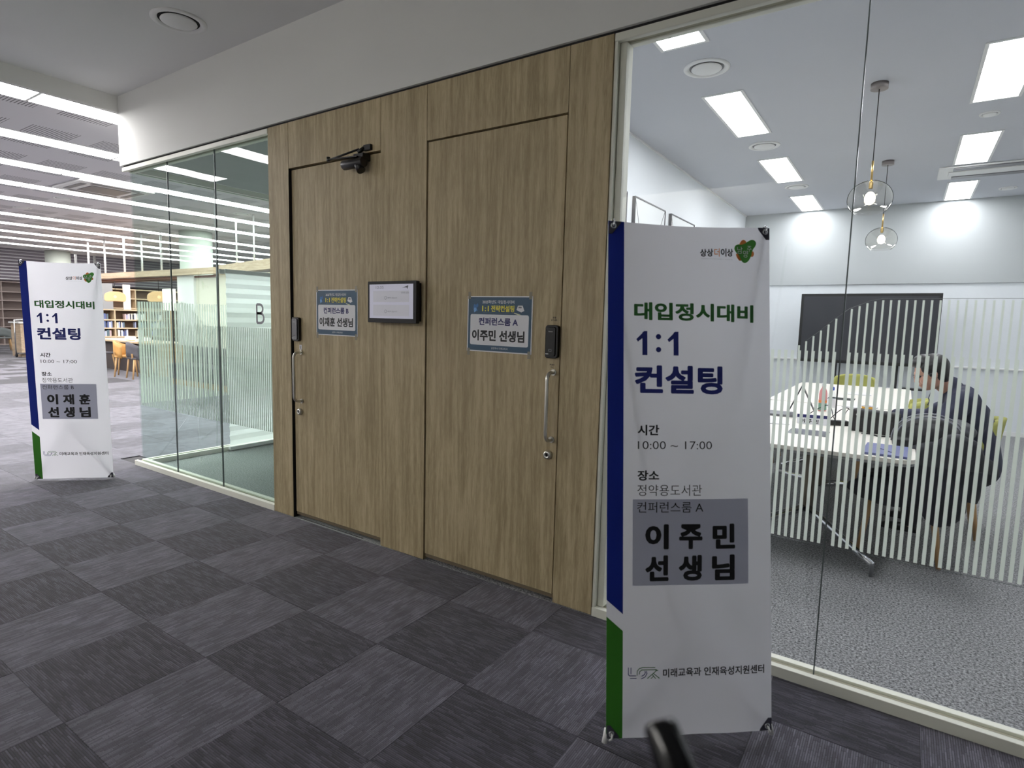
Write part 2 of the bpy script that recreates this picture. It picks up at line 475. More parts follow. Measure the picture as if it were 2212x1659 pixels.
MB().box((-5.93, 0.0, -0.02), (-2.5, 8.25, 0.0005)).build('floor', speckle_carpet('speckled_carpet_lit', rgb(122, 126, 124), rgb(178, 182, 180)), kind='structure')  # same carpet as next door, colour lightened to stand for light in this room
MB().box((-2.5, 0.0, -0.02), (2.4, 8.25, 0.0005)).build('floor', M_floorA, kind='structure')

# ---- ceilings
c1 = MB().box((-5.975, -6, 3.343), (5, 0.13, 3.45)).build('ceiling', M_ceil, kind='structure')
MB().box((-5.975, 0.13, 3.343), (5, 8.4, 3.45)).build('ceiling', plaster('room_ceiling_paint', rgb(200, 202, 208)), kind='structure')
MB().box((-5.995, -8, 3.2), (-5.975, 0.0, 3.45)).build('trim_1', M_white, c1)
c2 = MB().box((-21.7, -8, 3.2), (-5.995, 13.5, 3.4)).build('ceiling', M_ceilL, kind='structure')
c3 = MB().box((-40, -8, 4.0), (-21.7, 13.5, 4.1)).build('ceiling', mat('open_ceiling_dark', rgb(70, 66, 70), 0.9), kind='structure')
MB().box((-21.75, -8, 3.2), (-21.7, 13.5, 4.05)).build('ceiling_edge', M_ceil, c3)
M_baf = mat('baffle_white', rgb(240, 238, 240), 0.6)

# ---- bulkhead over the whole partition, returning along the glass box
wu = MB().box((-5.99, -0.012, 2.745), (5, 0.13, 3.40)).build('wall_upper', M_white, kind='structure')
MB().box((-5.99, 0.13, 2.745), (-5.85, 8.3, 3.40)).build('wall_upper', M_white, kind='structure')
MB().box((-5.96, 0.006, 2.733), (5, 0.11, 2.745)).build('gap_shade', M_dark, kind='structure')  # black strip painted in for the shade of the gap

# ---- oak-faced partition with two doors
wf = MB().box((-3.77, 0.075, 0.0), (-3.60, 0.12, 2.735)).build('wall_front', M_dark, kind='structure')
MB().box((-2.64, 0.075, 0), (-2.33, 0.12, 2.735)).build('wall_core', M_dark, wf)
MB().box((-1.39, 0.075, 0), (-1.20, 0.12, 2.735)).build('wall_core', M_dark, wf)
MB().box((-3.77, 0.075, 2.46), (-1.20, 0.12, 2.735)).build('wall_core', M_dark, wf)
def panel(x0, x1, z0, z1, y0=0.0, y1=0.075):
    g = 0.0012
    return MB().box((x0 + g, y0, z0), (x1 - g, y1, z1)).build('panel', M_oak, wf, bevel=0.0012, seg=1)
panel(-3.787, -3.558, 0.004, 2.733)
panel(-3.558, -2.672, 2.433, 2.733)
panel(-2.672, -2.305, 0.004, 2.733)
MB().box((-3.5592, 0.002, 0.0), (-3.5575, 0.075, 2.433)).build('reveal_shade', M_dark, wf)  # dark sheet over the oak edge, stands in for shade in the reveal
panel(-2.305, -1.410, 2.433, 2.733)
panel(-1.410, -1.188, 0.004, 2.733)
for x0, x1, y in ((-3.545, -2.685, 0.06), (-2.30, -1.415, 0.055)):
    MB().box((x0 - 0.02, y, 0), (x1 + 0.02, y + 0.002, 0.03)).build('threshold_shade', M_dark, wf)  # black plate in place of the shade under each door
MB().box((-3.50, 0.012, 0.0), (-2.85, 0.018, 0.004)).build('threshold_strip', M_alu, wf)

def door(name, x0, x1, yf, lab):
    e = empty(name, kind='structure')
    MB().box((x0, yf, 0.045), (x1, yf + 0.04, 2.424)).build('leaf', M_oak, e, bevel=0.0012, seg=1)
    MB().box((x0, yf + 0.006, 0.022), (x1, yf + 0.034, 0.045)).build('bottom_seal', mat('seal_brown', rgb(104, 92, 72), 0.8), e)
    MB().box((x0 - 0.03, yf + 0.042, 0.03), (x1 + 0.03, yf + 0.05, 2.45)).build('rebate', M_dark, e)
    return e
dB = door('door_1', -3.548, -2.678, 0.017, '')
dA = door('door_2', -2.297, -1.4165, 0.004, '')

# ---- glass frames
def Gx(x): return x * 1.0198
def Gz(z): return 1.4405 + (z - 1.4405) * 1.0198
def frame_run(e, x0, x1):
    MB().box((x0, 0.0, 0.0), (x1, 0.03, 0.046)).build('sill', M_frame, e, bevel=0.002)
    MB().box((x0, 0.03, 0.0), (x1, 0.066, 0.034)).build('sill_groove', M_groove, e)
    MB().box((x0, 0.066, 0.0), (x1, 0.10, 0.046)).build('sill', M_frame, e, bevel=0.002)
    MB().box((x0, 0.0, 2.697), (x1, 0.03, 2.733)).build('head', M_frame, e, bevel=0.004)
    MB().box((x0, 0.03, 2.707), (x1, 0.066, 2.733)).build('head_groove', M_groove, e)
    MB().box((x0, 0.066, 2.697), (x1, 0.10, 2.733)).build('head', M_frame, e, bevel=0.004)
gA = empty('window_1', kind='structure')
frame_run(gA, -1.186, 4.95)
MB().box((-1.186, 0.004, 0.046), (-1.172, 0.10, 2.70)).build('jamb', M_frame, gA, bevel=0.002)
MB().box((-1.170, 0.03, 0.046), (-1.138, 0.10, 2.70)).build('jamb', M_frame, gA, bevel=0.003)
JA = [-1.14, -0.2045, 0.94, 2.08, 3.22, 4.36]
for a, b in zip(JA[:-1], JA[1:]):
    MB().box((a + 0.002, 0.044, 0.034), (b - 0.002, 0.054, 2.712)).build('pane', M_glassA, gA)
for a in JA[1:-1]:
    MB().box((a - 0.0022, 0.0435, 0.034), (a + 0.0022, 0.0545, 2.712)).build('glass_joint', M_joint, gA)

def film(b, x0, x1, z0, z1): b.quad((x0, 0.0556, z0), (x1, 0.0556, z0), (x1, 0.0556, z1), (x0, 0.0556, z1))
def curve_top(x, pts, left, right):
    if x <= pts[0][0]: return left
    if x >= pts[-1][0]: return right
    for (a, za), (b, zb) in zip(pts[:-1], pts[1:]):
        if a <= x <= b: return za + (zb - za) * (x - a) / (b - a)
# stripes of the big front pane (x measured on the film)
ctA = [(Gx(-.345), 1.375), (Gx(-.331), Gz(1.383)), (Gx(-.278), Gz(1.429)), (Gx(-.23), Gz(1.476)), (Gx(-.184), Gz(1.515)), (Gx(-.119), Gz(1.544)), (Gx(-.08), Gz(1.552))]
p = Gx(0.02420); x = Gx(-0.3915) - 30 * p
k = 0
while x < 3.2:
    if x > -1.12 and abs(x - JA[1]) > 0.004:
        b = MB(); film(b, x - 0.0060, x + 0.0060, Gz(0.602), Gz(1.357))
        zt = curve_top(x, ctA, Gz(1.357), Gz(1.552))
        if zt > Gz(1.36): film(b, x - 0.0060, x + 0.0008, Gz(1.357), zt)
        b.build('film_stripe', M_film, gA)
    x += p
pts = [(a, 0.0558, b + 0.006) for a, b in ctA[1:]] + [(2.0, 0.0558, Gz(1.552) + 0.006)]
MB().tube(pts, 0.0009, 5).build('film_edge', mat('film_edge', rgb(120, 124, 124), 0.4), gA)
MB().box((-1.1, 0.0555, Gz(0.594)), (3.2, 0.0562, Gz(0.594) + 0.0015)).build('film_edge', M_joint, gA)

gB = empty('window_2', kind='structure')
frame_run(gB, -5.985, -3.79)
JB = [-5.935, -5.275, -4.548, -3.80]
for a, b in zip(JB[:-1], JB[1:]):
    MB().box((a + 0.002, 0.044, 0.034), (b - 0.002, 0.054, 2.712)).build('pane', M_glassB, gB)
for a in JB[1:-1]:
    MB().box((a - 0.003, 0.0435, 0.034), (a + 0.003, 0.0545, 2.712)).build('glass_joint', M_joint, gB)
ctB = [(-5.07, Gz(1.537)), (-5.00, Gz(1.50)), (-4.93, Gz(1.46)), (-4.85, Gz(1.40)), (-4.77, Gz(1.350))]
x = -5.92
while x < -3.82:
    if all(abs(x - a) > 0.006 for a in JB):
        b = MB(); film(b, x - 0.0068, x + 0.0068, Gz(0.590), Gz(1.348))
        zt = curve_top(x, ctB, Gz(1.540), Gz(1.348))
        if zt > Gz(1.352): film(b, x - 0.0068, x + 0.0015, Gz(1.348), zt)
        b.build('film_stripe', M_film, gB)
    x += 0.02463

gC = empty('window_3', kind='structure')
MB().box((-5.985, 0.10, 0.0), (-5.955, 5.2, 0.046)).build('sill', M_frame, gC, bevel=0.002)
MB().box((-5.955, 0.10, 0.0), (-5.915, 5.2, 0.034)).build('sill_groove', M_groove, gC)
MB().box((-5.915, 0.10, 0.0), (-5.88, 5.2, 0.046)).build('sill', M_frame, gC, bevel=0.002)
MB().box((-5.985, 0.10, 2.697), (-5.955, 5.2, 2.745)).build('head', M_frame, gC)
MB().box((-5.915, 0.10, 2.697), (-5.88, 5.2, 2.745)).build('head', M_frame, gC)
JC = [0.056, 0.823, 1.95, 3.08, 4.2, 5.2]
for a, b in zip(JC[:-1], JC[1:]):
    MB().box((-5.940, a + 0.002, 0.034), (-5.930, b - 0.002, 2.712)).build('pane', M_glassB, gC)
for a in JC[1:-1]:
    MB().box((-5.941, a - 0.003, 0.034), (-5.929, a + 0.003, 2.712)).build('glass_joint', M_joint, gC)
y = 0.07
while y < 3.0:
    if all(abs(y - a) > 0.006 for a in JC):
        MB().quad((-5.9285, y - 0.0068, 0.590), (-5.9285, y + 0.0068, 0.590), (-5.9285, y + 0.0068, 1.54), (-5.9285, y - 0.0068, 1.54)).build('film_stripe', M_film, gC)
    y += 0.02463
# letter on the glass of the small room
lt = empty('room_letter', (0, 0.0425, 0), label='thin grey capital letter B stuck on the glass beside the wood partition', cat='letter')
ly = [((-4.021, Gz(1.523)), (-4.021, Gz(1.383))), ]
bx0, bx1, bz0, bz1 = Gx(-3.945), Gx(-3.858), Gz(1.386), Gz(1.520)
zm = bz0 + 0.52 * (bz1 - bz0)
def arc(cx, cz, rx, rz, a0, a1, n=8):
    return [(cx + rx * math.cos(math.radians(a0 + (a1 - a0) * i / n)), 0, cz + rz * math.sin(math.radians(a0 + (a1 - a0) * i / n))) for i in range(n + 1)]
b = MB()
wd = 0.018
stroke = [(bx0, 0, bz0), (bx0, 0, bz1)]
up_ = [(bx0, 0, bz1)] + arc(bx0 + 0.038, (zm + bz1) / 2, 0.038, (bz1 - zm) / 2, 90, -90) + [(bx0, 0, zm)]
lo_ = [(bx0, 0, zm)] + arc(bx0 + 0.044, (zm + bz0) / 2, 0.043, (zm - bz0) / 2, 90, -90) + [(bx0, 0, bz0)]
for pl in (stroke, up_, lo_):
    for a_, b_ in zip(pl[:-1], pl[1:]): b.bar(a_, b_, 0.001, wd, (0, 1, 0)) if False else b.bar(a_, b_, wd, 0.001, (0, 1, 0))
b.build('letter_strokes', mat('letter_grey', rgb(132, 134, 140), 0.5), lt)

# ---- meeting room shells
MB().box((-2.50, 0.12, 0), (-2.444, 8.3, 3.36)).build('wall_left', M_wallA, kind='structure')
wb = MB().box((-2.5, 8.22, 0), (2.4, 8.34, 3.36)).build('wall_back', M_wallA, kind='structure')
MB().box((-2.444, 8.195, 2.16), (2.3, 8.22, 3.343)).build('upper_lining', plaster('upper_lining_paint', rgb(182, 186, 186)), wb)
MB().box((-2.444, 8.185, 0.93), (2.3, 8.22, 0.955)).build('dado_rail', M_whitep, wb, bevel=0.003)
MB().box((-2.444, 8.205, 0.0), (2.3, 8.22, 0.06)).build('baseboard_back', M_whitep, wb)
MB().box((2.3, 0.12, 0), (2.4, 8.3, 3.36)).build('wall_right', M_wallA, kind='structure')
MB().box((-2.444, 0.3, 3.325), (-2.43, 8.2, 3.343)).build('trim_3', M_whitep, kind='structure')
MB().box((-5.99, 5.2, 0), (-2.5, 5.3, 3.36)).build('wall_back', M_white, kind='structure')
# corridor side walls behind the camera (out of the frame)
MB().box((-5.0, -5.1, 0), (5, -5.0, 3.36)).build('wall_rear', M_white, kind='structure')
MB().box((4.95, -5.0, 0), (5.05, 0.1, 3.36)).build('wall_right', mat('corridor_end_paint', rgb(150, 150, 150), 0.9), kind='structure')
MB().box((-5.0, -4.72, 3.10), (5, -4.69, 3.343)).build('fill_valance', M_white, kind='structure')  # added valance, keeps the fill lamp out of the glass reflections
cl_ = bpy.data.lights.new('fill_lamp', 'AREA'); cl_.shape = 'RECTANGLE'; cl_.size = 3.4; cl_.size_y = 0.12; cl_.energy = FILL_L; cl_.color = (1.0, 0.98, 0.97)  # unseen area lamp added to brighten the corridor by way of the rear wall
co_ = bpy.data.objects.new('fill_lamp', cl_); COL.objects.link(co_); co_.location = (-3.2, -4.76, 3.30)
co_.rotation_euler = (math.radians(-35), 0, 0)
# far library walls
MB().box((-40, 13.4, 0), (-5.9, 13.5, 4.05)).build('wall_far', plaster('library_wall', rgb(200, 190, 180)), kind='structure')
MB().box((-33.2, -9, 0), (-33.0, 13.4, 4.05)).build('wall_far', plaster('library_wall_dark', rgb(110, 104, 104)), kind='structure')
MB().box((-33, -8.7, 0), (5, -8.6, 3.7)).build('wall_far', plaster('library_wall_b', rgb(190, 186, 182)), kind='structure')

# ================================================================ LAMPS
def strip_lamp():
    e = empty('ceiling_light', label='long white slot lamp in one of the rows across the library ceiling', cat='ceiling light', group='linear lamps in rows on the library ceiling')
    MB().box((-0.158, 0.012, -0.004), (0.158, 1.218, 0.002)).build('diffuser', M_strip, e, bevel=0)
    fr = MB()
    fr.box((-0.172, 0.0, -0.003), (-0.158, 1.23, 0.004)); fr.box((0.158, 0.0, -0.003), (0.172, 1.23, 0.004))
    fr.box((-0.158, 0.0, -0.003), (0.158, 0.012, 0.004)); fr.box((-0.158, 1.218, -0.003), (0.158, 1.23, 0.004))
    fr.build('frame', M_whitep, e)
    return e
sl = strip_lamp(); first = True
rows = [-6.163, -7.645, -9.10, -10.56, -12.02, -13.98, -15.5, -17.05, -18.55, -20.15]
ordn = ['first', 'second', 'third', 'fourth', 'fifth', 'sixth', 'seventh', 'eighth', 'ninth', 'tenth']
for ri, x in enumerate(rows):
    for k in range(-5 if ri > 1 else 0, 11):  # from the third row on, extra unseen lamps added to light the corridor
        y = -1.797 + 1.232 * k
        if y > 11.9: break
        o = sl if first else copy_tree(sl); first = False
        o.location = (x, y, 3.199); o['label'] = 'white slot lamp in the %s lamp row from the corridor ceiling edge' % ordn[ri]
M_fill = mat('far_fill_diffuser', (1, 1, 1, 1), 0.5, emit=(1.0, 0.985, 0.985, 1), es=14.0)  # for unseen lamp rows added to brighten the far bookcases
for x in (-24.0, -27.2):
    for k in range(6):
        e = empty('ceiling_light', (x, -2.0 + 2.5 * k, 3.995), label='added fill lamp out of view over the far bookcases, %s row' % ('nearer' if x > -25 else 'farther'), cat='ceiling light', group='added fill lamps on the raised dark ceiling')
        MB().box((-0.15, 0.0, -0.01), (0.15, 2.4, 0.0)).build('diffuser', M_fill, e)
        MB().box((-0.17, -0.02, -0.006), (0.17, 2.42, 0.003)).build('frame', M_whitep, e)
def panel_lamp():
    e = empty('ceiling_light', cat='ceiling light', group='flat panel lamps in the meeting room')
    MB().box((-0.142, 0.008, -0.004), (0.142, 1.192, 0.002)).build('diffuser', M_panel, e)
    fr = MB()
    fr.box((-0.165, -0.015, -0.006), (-0.142, 1.215, 0.004)); fr.box((0.142, -0.015, -0.006), (0.165, 1.215, 0.004))
    fr.box((-0.142, -0.015, -0.006), (0.142, 0.008, 0.004)); fr.box((-0.142, 1.192, -0.006), (0.142, 1.215, 0.004))
    fr.build('frame', M_whitep, e)
    return e
pl = panel_lamp(); first = True
labs = {(0, 0): 'flat panel lamp above the glass, first in the row over the framed pictures',
        (0, 1): 'flat panel lamp between the two large round vents, second in the picture wall row',
        (0, 2): 'flat panel lamp after the second round vent, third in the picture wall row',
        (0, 3): 'flat panel lamp next to the back wall corner, last in the picture wall row',
        (1, 0): 'flat panel lamp right above the glass on the window side row',
        (1, 1): 'large looking flat panel lamp beside the globe pendants, nearest in view of its row',
        (1, 2): 'flat panel lamp just before the long air conditioner slot',
        (1, 3): 'flat panel lamp behind the long air conditioner slot, by the back wall'}
for c, x in enumerate((-1.412, 0.446)):
    for k in range(4):
        o = pl if first else copy_tree(pl); first = False
        o.location = (x, 0.39 + 2.178 * k, 3.342); o['label'] = labs[(c, k)]

def ring_vent(x, y, z, r, label, dark=True, grp=None):
    e = empty('ceiling_vent', (x, y, z), label=label, cat='ceiling vent', group=grp)
    MB().lathe([(r * 1.0, 0.0), (r * 1.0, -0.006), (r * 0.93, -0.012), (r * 0.80, -0.010), (r * 0.74, 0.0)], n=40).build('rim', M_whitep, e)
    MB().lathe([(r * 0.78, -0.001), (0.001, -0.001)], n=32).build('throat', M_dark if dark else M_grey, e)
    MB().lathe([(0.001, -0.016), (r * 0.60, -0.016), (r * 0.66, -0.010), (r * 0.64, -0.004)], n=40).build('disc', M_whitep, e)
ring_vent(-4.107, -0.415, 3.343, 0.165, 'large round vent in the corridor ceiling above the small room')
ring_vent(-1.383, 2.02, 3.343, 0.165, 'round ceiling vent between first and second panel lamps of picture wall row', False)
ring_vent(-1.395, 4.2, 3.343, 0.155, 'round ceiling vent between second and third panel lamps of picture wall row', False)
ring_vent(-1.385, 6.3, 3.343, 0.15, 'round ceiling vent between third and last panel lamps of picture wall row', False)
ring_vent(0.447, 4.157, 3.343, 0.075, 'small round ceiling sensor between two window side panel lamps', False)
ring_vent(0.95, 7.6, 3.343, 0.10, 'small round vent near the back wall on the window side', False)
ring_vent(-11.18, 1.34, 3.2, 0.14, 'round vent in library ceiling between lamp rows, nearer of two', True)
ring_vent(-12.9, 1.32, 3.2, 0.14, 'round vent in library ceiling between lamp rows, farther of two', True)
ring_vent(-9.8, 3.49, 3.2, 0.14, 'round vent in library ceiling seen through the greenish glass', False)
# cassette air conditioner in library ceiling
e = empty('air_conditioner', (-9.75, 1.35, 3.2), label='square air conditioner cassette in the library ceiling', cat='air conditioner')
MB().box((-0.47, -0.47, -0.03), (0.47, 0.47, -0.0005)).build('housing', M_whitep, e, bevel=0.01)
MB().box((-0.25, -0.25, -0.036), (0.25, 0.25, -0.03)).build('grille', M_grey, e)
for a in range(4):
    o = MB().box((-0.3, 0.33, -0.035), (0.3, 0.40, -0.03)).build('louvre', M_grey, e); o.rotation_euler = (0, 0, a * PI / 2)
e = empty('air_conditioner', (0.16, 6.02, 3.343), label='long two slot air conditioner in the meeting room ceiling', cat='air conditioner')
MB().box((0, 0, -0.02), (1.45, 0.62, -0.0005)).build('housing', M_whitep, e, bevel=0.008)
MB().box((0.14, 0.03, -0.03), (1.4, 0.15, -0.02)).build('louvre', M_grey, e)
MB().box((0.14, 0.47, -0.03), (1.4, 0.59, -0.02)).build('louvre', M_grey, e)
MB().box((0.10, 0.2, -0.032), (1.4, 0.42, -0.02)).build('cover', M_whitep, e, bevel=0.004)

# globe pendants
M_globe = glass('smoky_globe_glass', (0.95, 0.945, 0.92, 1), 2.6)
def pendant(y, label):
    e = empty('pendant_lamp', (-0.325, y, 3.343), label=label, cat='pendant lamp', group='glass globe pendants over the meeting table')
    MB().cyl((0, 0, -0.045), (0, 0, 0), 0.06, n=28).build('canopy', mat('canopy_pewter', rgb(150, 142, 140), 0.35, 0.6), e)
    MB().cyl((0, 0, -0.58), (0, 0, -0.045), 0.0035, n=8).build('cord', M_blackm, e)
    MB().cyl((0, 0, -0.74), (0, 0, -0.58), 0.008, n=12).build('rod', mat('brass', rgb(200, 170, 110), 0.3, 1.0), e)
    prof = []
    for i in range(15):
        t = math.radians(8 + i * 132 / 14)
        prof.append((0.158 * math.sin(t), -0.872 + 0.142 * math.cos(t)))
    g = MB().lathe(prof, n=40).build('globe', M_globe, e)
    MB().lathe([(0.012, -0.735), (0.016, -0.75), (0.014, -0.79)], n=20).build('socket', mat('brass_b', rgb(190, 165, 115), 0.3, 1.0), e)
    MB().sphere((0, 0, -0.865), (0.038, 0.038, 0.05)).build('bulb', M_warm, e)
    MB().lathe([(0.05, -0.83), (0.034, -0.875), (0.036, -0.90)], n=24).build('bulb_shade', glass('inner_glass', (0.97, 0.95, 0.9, 1), 1.0), e)
pendant(2.96, 'nearer clear glass globe pendant with lit bulb and brass stem')
pendant(5.45, 'farther clear glass globe pendant with lit bulb, seen lower in the view')

# ================================================================ DOOR FITTINGS
def handle(par, x, yf, z0, z1, label):
    e = empty('pull_handle', (x, yf, 0)); e.parent = par
    pts = []
    out = -0.062; r = 0.035
    for i in range(7):
        t = PI / 2 * i / 6; pts.append((0, out + r - r * math.sin(t), z1 - r + r * math.cos(t)))
    lo = [(q[0], q[1], z0 + z1 - q[2]) for q in reversed(pts)]
    # grip stands left of its fixing points because it bows out of the door
    MB().tube([(0, 0.0, z1)] + pts + lo + [(0, 0.0, z0)], 0.0095, 14).build('grip', M_chrome, e)
    for z in (z0, z1): MB().cyl((0, -0.006, z), (0, 0, z), 0.016, n=20).build('rose', M_chrome, e)
    return e
handle(dA, -1.447, 0.004, 0.853, 1.194, ''); handle(dB, -3.468, 0.017, 0.853, 1.194, '')
def knob(par, x, yf, z):
    e = empty('thumb_lock', (x, yf, z)); e.parent = par
    MB().lathe([(0.023, 0), (0.023, -0.012), (0.019, -0.02), (0.009, -0.022), (0.009, -0.016), (0.001, -0.016)], n=28, axis='y').build('barrel', M_chrome, e)
    MB().cyl((0, -0.0165, 0), (0, -0.016, 0), 0.008, n=12).build('keyhole', M_dark, e)
knob(dA, -1.462, 0.004, 0.773); knob(dB, -3.483, 0.017, 0.777)
def elock(par, x, yf, z, face, label):
    e = empty('digital_lock', (x, yf, z)); e.parent = par; e['label'] = label
    MB().poly(rrect(-0.036, -0.082, 0.036, 0.082, 0.014), -0.024, 0.0).build('body', M_blackg, e, bevel=0.003)
    MB().poly(rrect(-0.030, -0.072, 0.024, 0.072, 0.010), -0.030, -0.024).build('cover', face, e, bevel=0.002)
    text(e, 'Gateman', M_whitep, -0.014, 0.048, 0.010, 0.053, 0.0, 0.0305)
    MB().poly(rrect(-0.012, -0.049, 0.006, -0.036, 0.003), -0.0306, -0.030).build('card_icon', M_grey, e)
    MB().poly(rrect(-0.009, -0.046, 0.003, -0.039, 0.002), -0.0309, -0.0306).build('card_icon', M_blackg, e)
    MB().box((-0.028, -0.0305, -0.062), (-0.012, -0.030, -0.059)).build('status_light', M_whitep, e)
elock(dA, -1.452, 0.004, 1.347, M_blackg, 'black keyless door lock with a glossy cover')
elock(dB, -3.500, 0.017, 1.352, M_grey, 'black keyless door lock with a grey slide cover')
stA = empty('door_sticker', (0, 0.0035, 0)); stA.parent = dA
M_ink = mat('black_ink', rgb(12, 12, 14), 0.6)
text(stA, '문을', M_ink, -1.462, 1.462, -1.442, 1.471, 0.02, 0.0003)
text(stA, '당기세요', M_ink, -1.470, 1.449, -1.435, 1.458, 0.02, 0.0003)
text(stA, 'PUSH', M_ink, -1.470, 1.228, -1.445, 1.236, 0.03, 0.0003)
text(stA, '미세요', M_ink, -1.465, 1.217, -1.450, 1.223, 0.02, 0.0003)
stB = MB().box((-3.487, 0.016, 1.212), (-3.461, 0.0168, 1.246)).build('door_sticker', M_paper, dB)
text(stB, '당기\n세요', M_ink, -3.482, 1.218, -3.466, 1.240, 0.03, -0.0158)

# door closer
dc = empty('door_closer', (0, 0, 0)); dc.parent = dB
MB().cyl((-2.955, -0.035, 2.372), (-2.775, -0.035, 2.372), 0.030, n=24).build('cylinder', M_black, dc, bevel=0.004)
MB().cyl((-2.835, -0.035, 2.372), (-2.80, -0.035, 2.322), 0.026, n=20).build('pinion_housing', M_black, dc)
MB().box((-2.86, -0.045, 2.385), (-2.775, 0.017, 2.424)).build('mounting_plate', M_black, dc, bevel=0.003)
MB().box((-2.80, -0.02, 2.442), (-2.74, 0.0, 2.475)).build('arm_bracket', M_black, dc, bevel=0.002)
MB().bar((-2.815, -0.05, 2.403), (-3.01, -0.11, 2.395), 0.02, 0.007).build('arm', M_black, dc)
MB().cyl((-3.005, -0.11, 2.392), (-2.825, -0.03, 2.452), 0.006, n=10).build('arm', M_black, dc)
MB().cyl((-3.008, -0.11, 2.383), (-3.008, -0.11, 2.41), 0.011, n=14).build('elbow', M_black, dc)
MB().cyl((-2.83, -0.035, 2.43), (-2.80, -0.012, 2.46), 0.012, n=12).build('elbow', M_black, dc)

# wall tablet
M_screen = mat('screen_lit', rgb(150, 150, 160), 0.25, emit=rgb(186, 186, 204), es=0.42)
tb = empty('room_tablet', (-2.5275, -0.012, 1.538), label='black framed room booking screen on the wood wall between the two doors', cat='tablet')
MB().box((-0.19, -0.012, -0.11), (0.19, 0.012, 0.11)).build('mount', M_black, tb)
bz = MB().poly(rrect(-0.199, -0.122, 0.199, 0.122, 0.006), -0.040, -0.012).build('bezel', M_blackm, tb, bevel=0.002)
scn = MB().box((-0.182, -0.0408, -0.096), (0.176, -0.0400, 0.104)).build('screen', M_screen, tb)
M_scrg = mat('screen_card', rgb(150, 150, 156), 0.25, emit=rgb(172, 172, 180), es=0.42)
MB().box((-0.15, -0.0414, 0.0), (0.145, -0.0408, 0.066)).build('screen_card', M_scrg, scn)
MB().box((-0.15, -0.0414, -0.082), (0.145, -0.0408, -0.016)).build('screen_card', M_scrg, scn)
M_inkg = mat('grey_ink', rgb(120, 120, 126), 0.6)
text(scn, '12:35', M_inkg, -0.128, 0.078, -0.062, 0.094, 0.0, 0.0412)
text(scn, '컨퍼런스룸 A', M_inkg, 0.082, 0.048, 0.146, 0.060, 0.0, 0.0418)
text(scn, '예약이 없습니다', M_inkg, -0.028, 0.020, 0.05, 0.029, 0.0, 0.0418)
text(scn, '예약이 없습니다', M_inkg, -0.028, -0.060, 0.05, -0.051, 0.0, 0.0418)
for z in (0.025, -0.055): MB().lathe([(0.008, -0.0418), (0.010, -0.0416)], c=(-0.045, 0, z), n=14, axis='y').build('icon', M_inkg, scn)
MB().poly([(0.09, 0.082), (0.11, 0.088), (0.136, 0.096), (0.138, 0.090), (0.13, 0.074), (0.124, 0.084)], -0.0416, -0.0408).build('icon', M_inkg, scn)

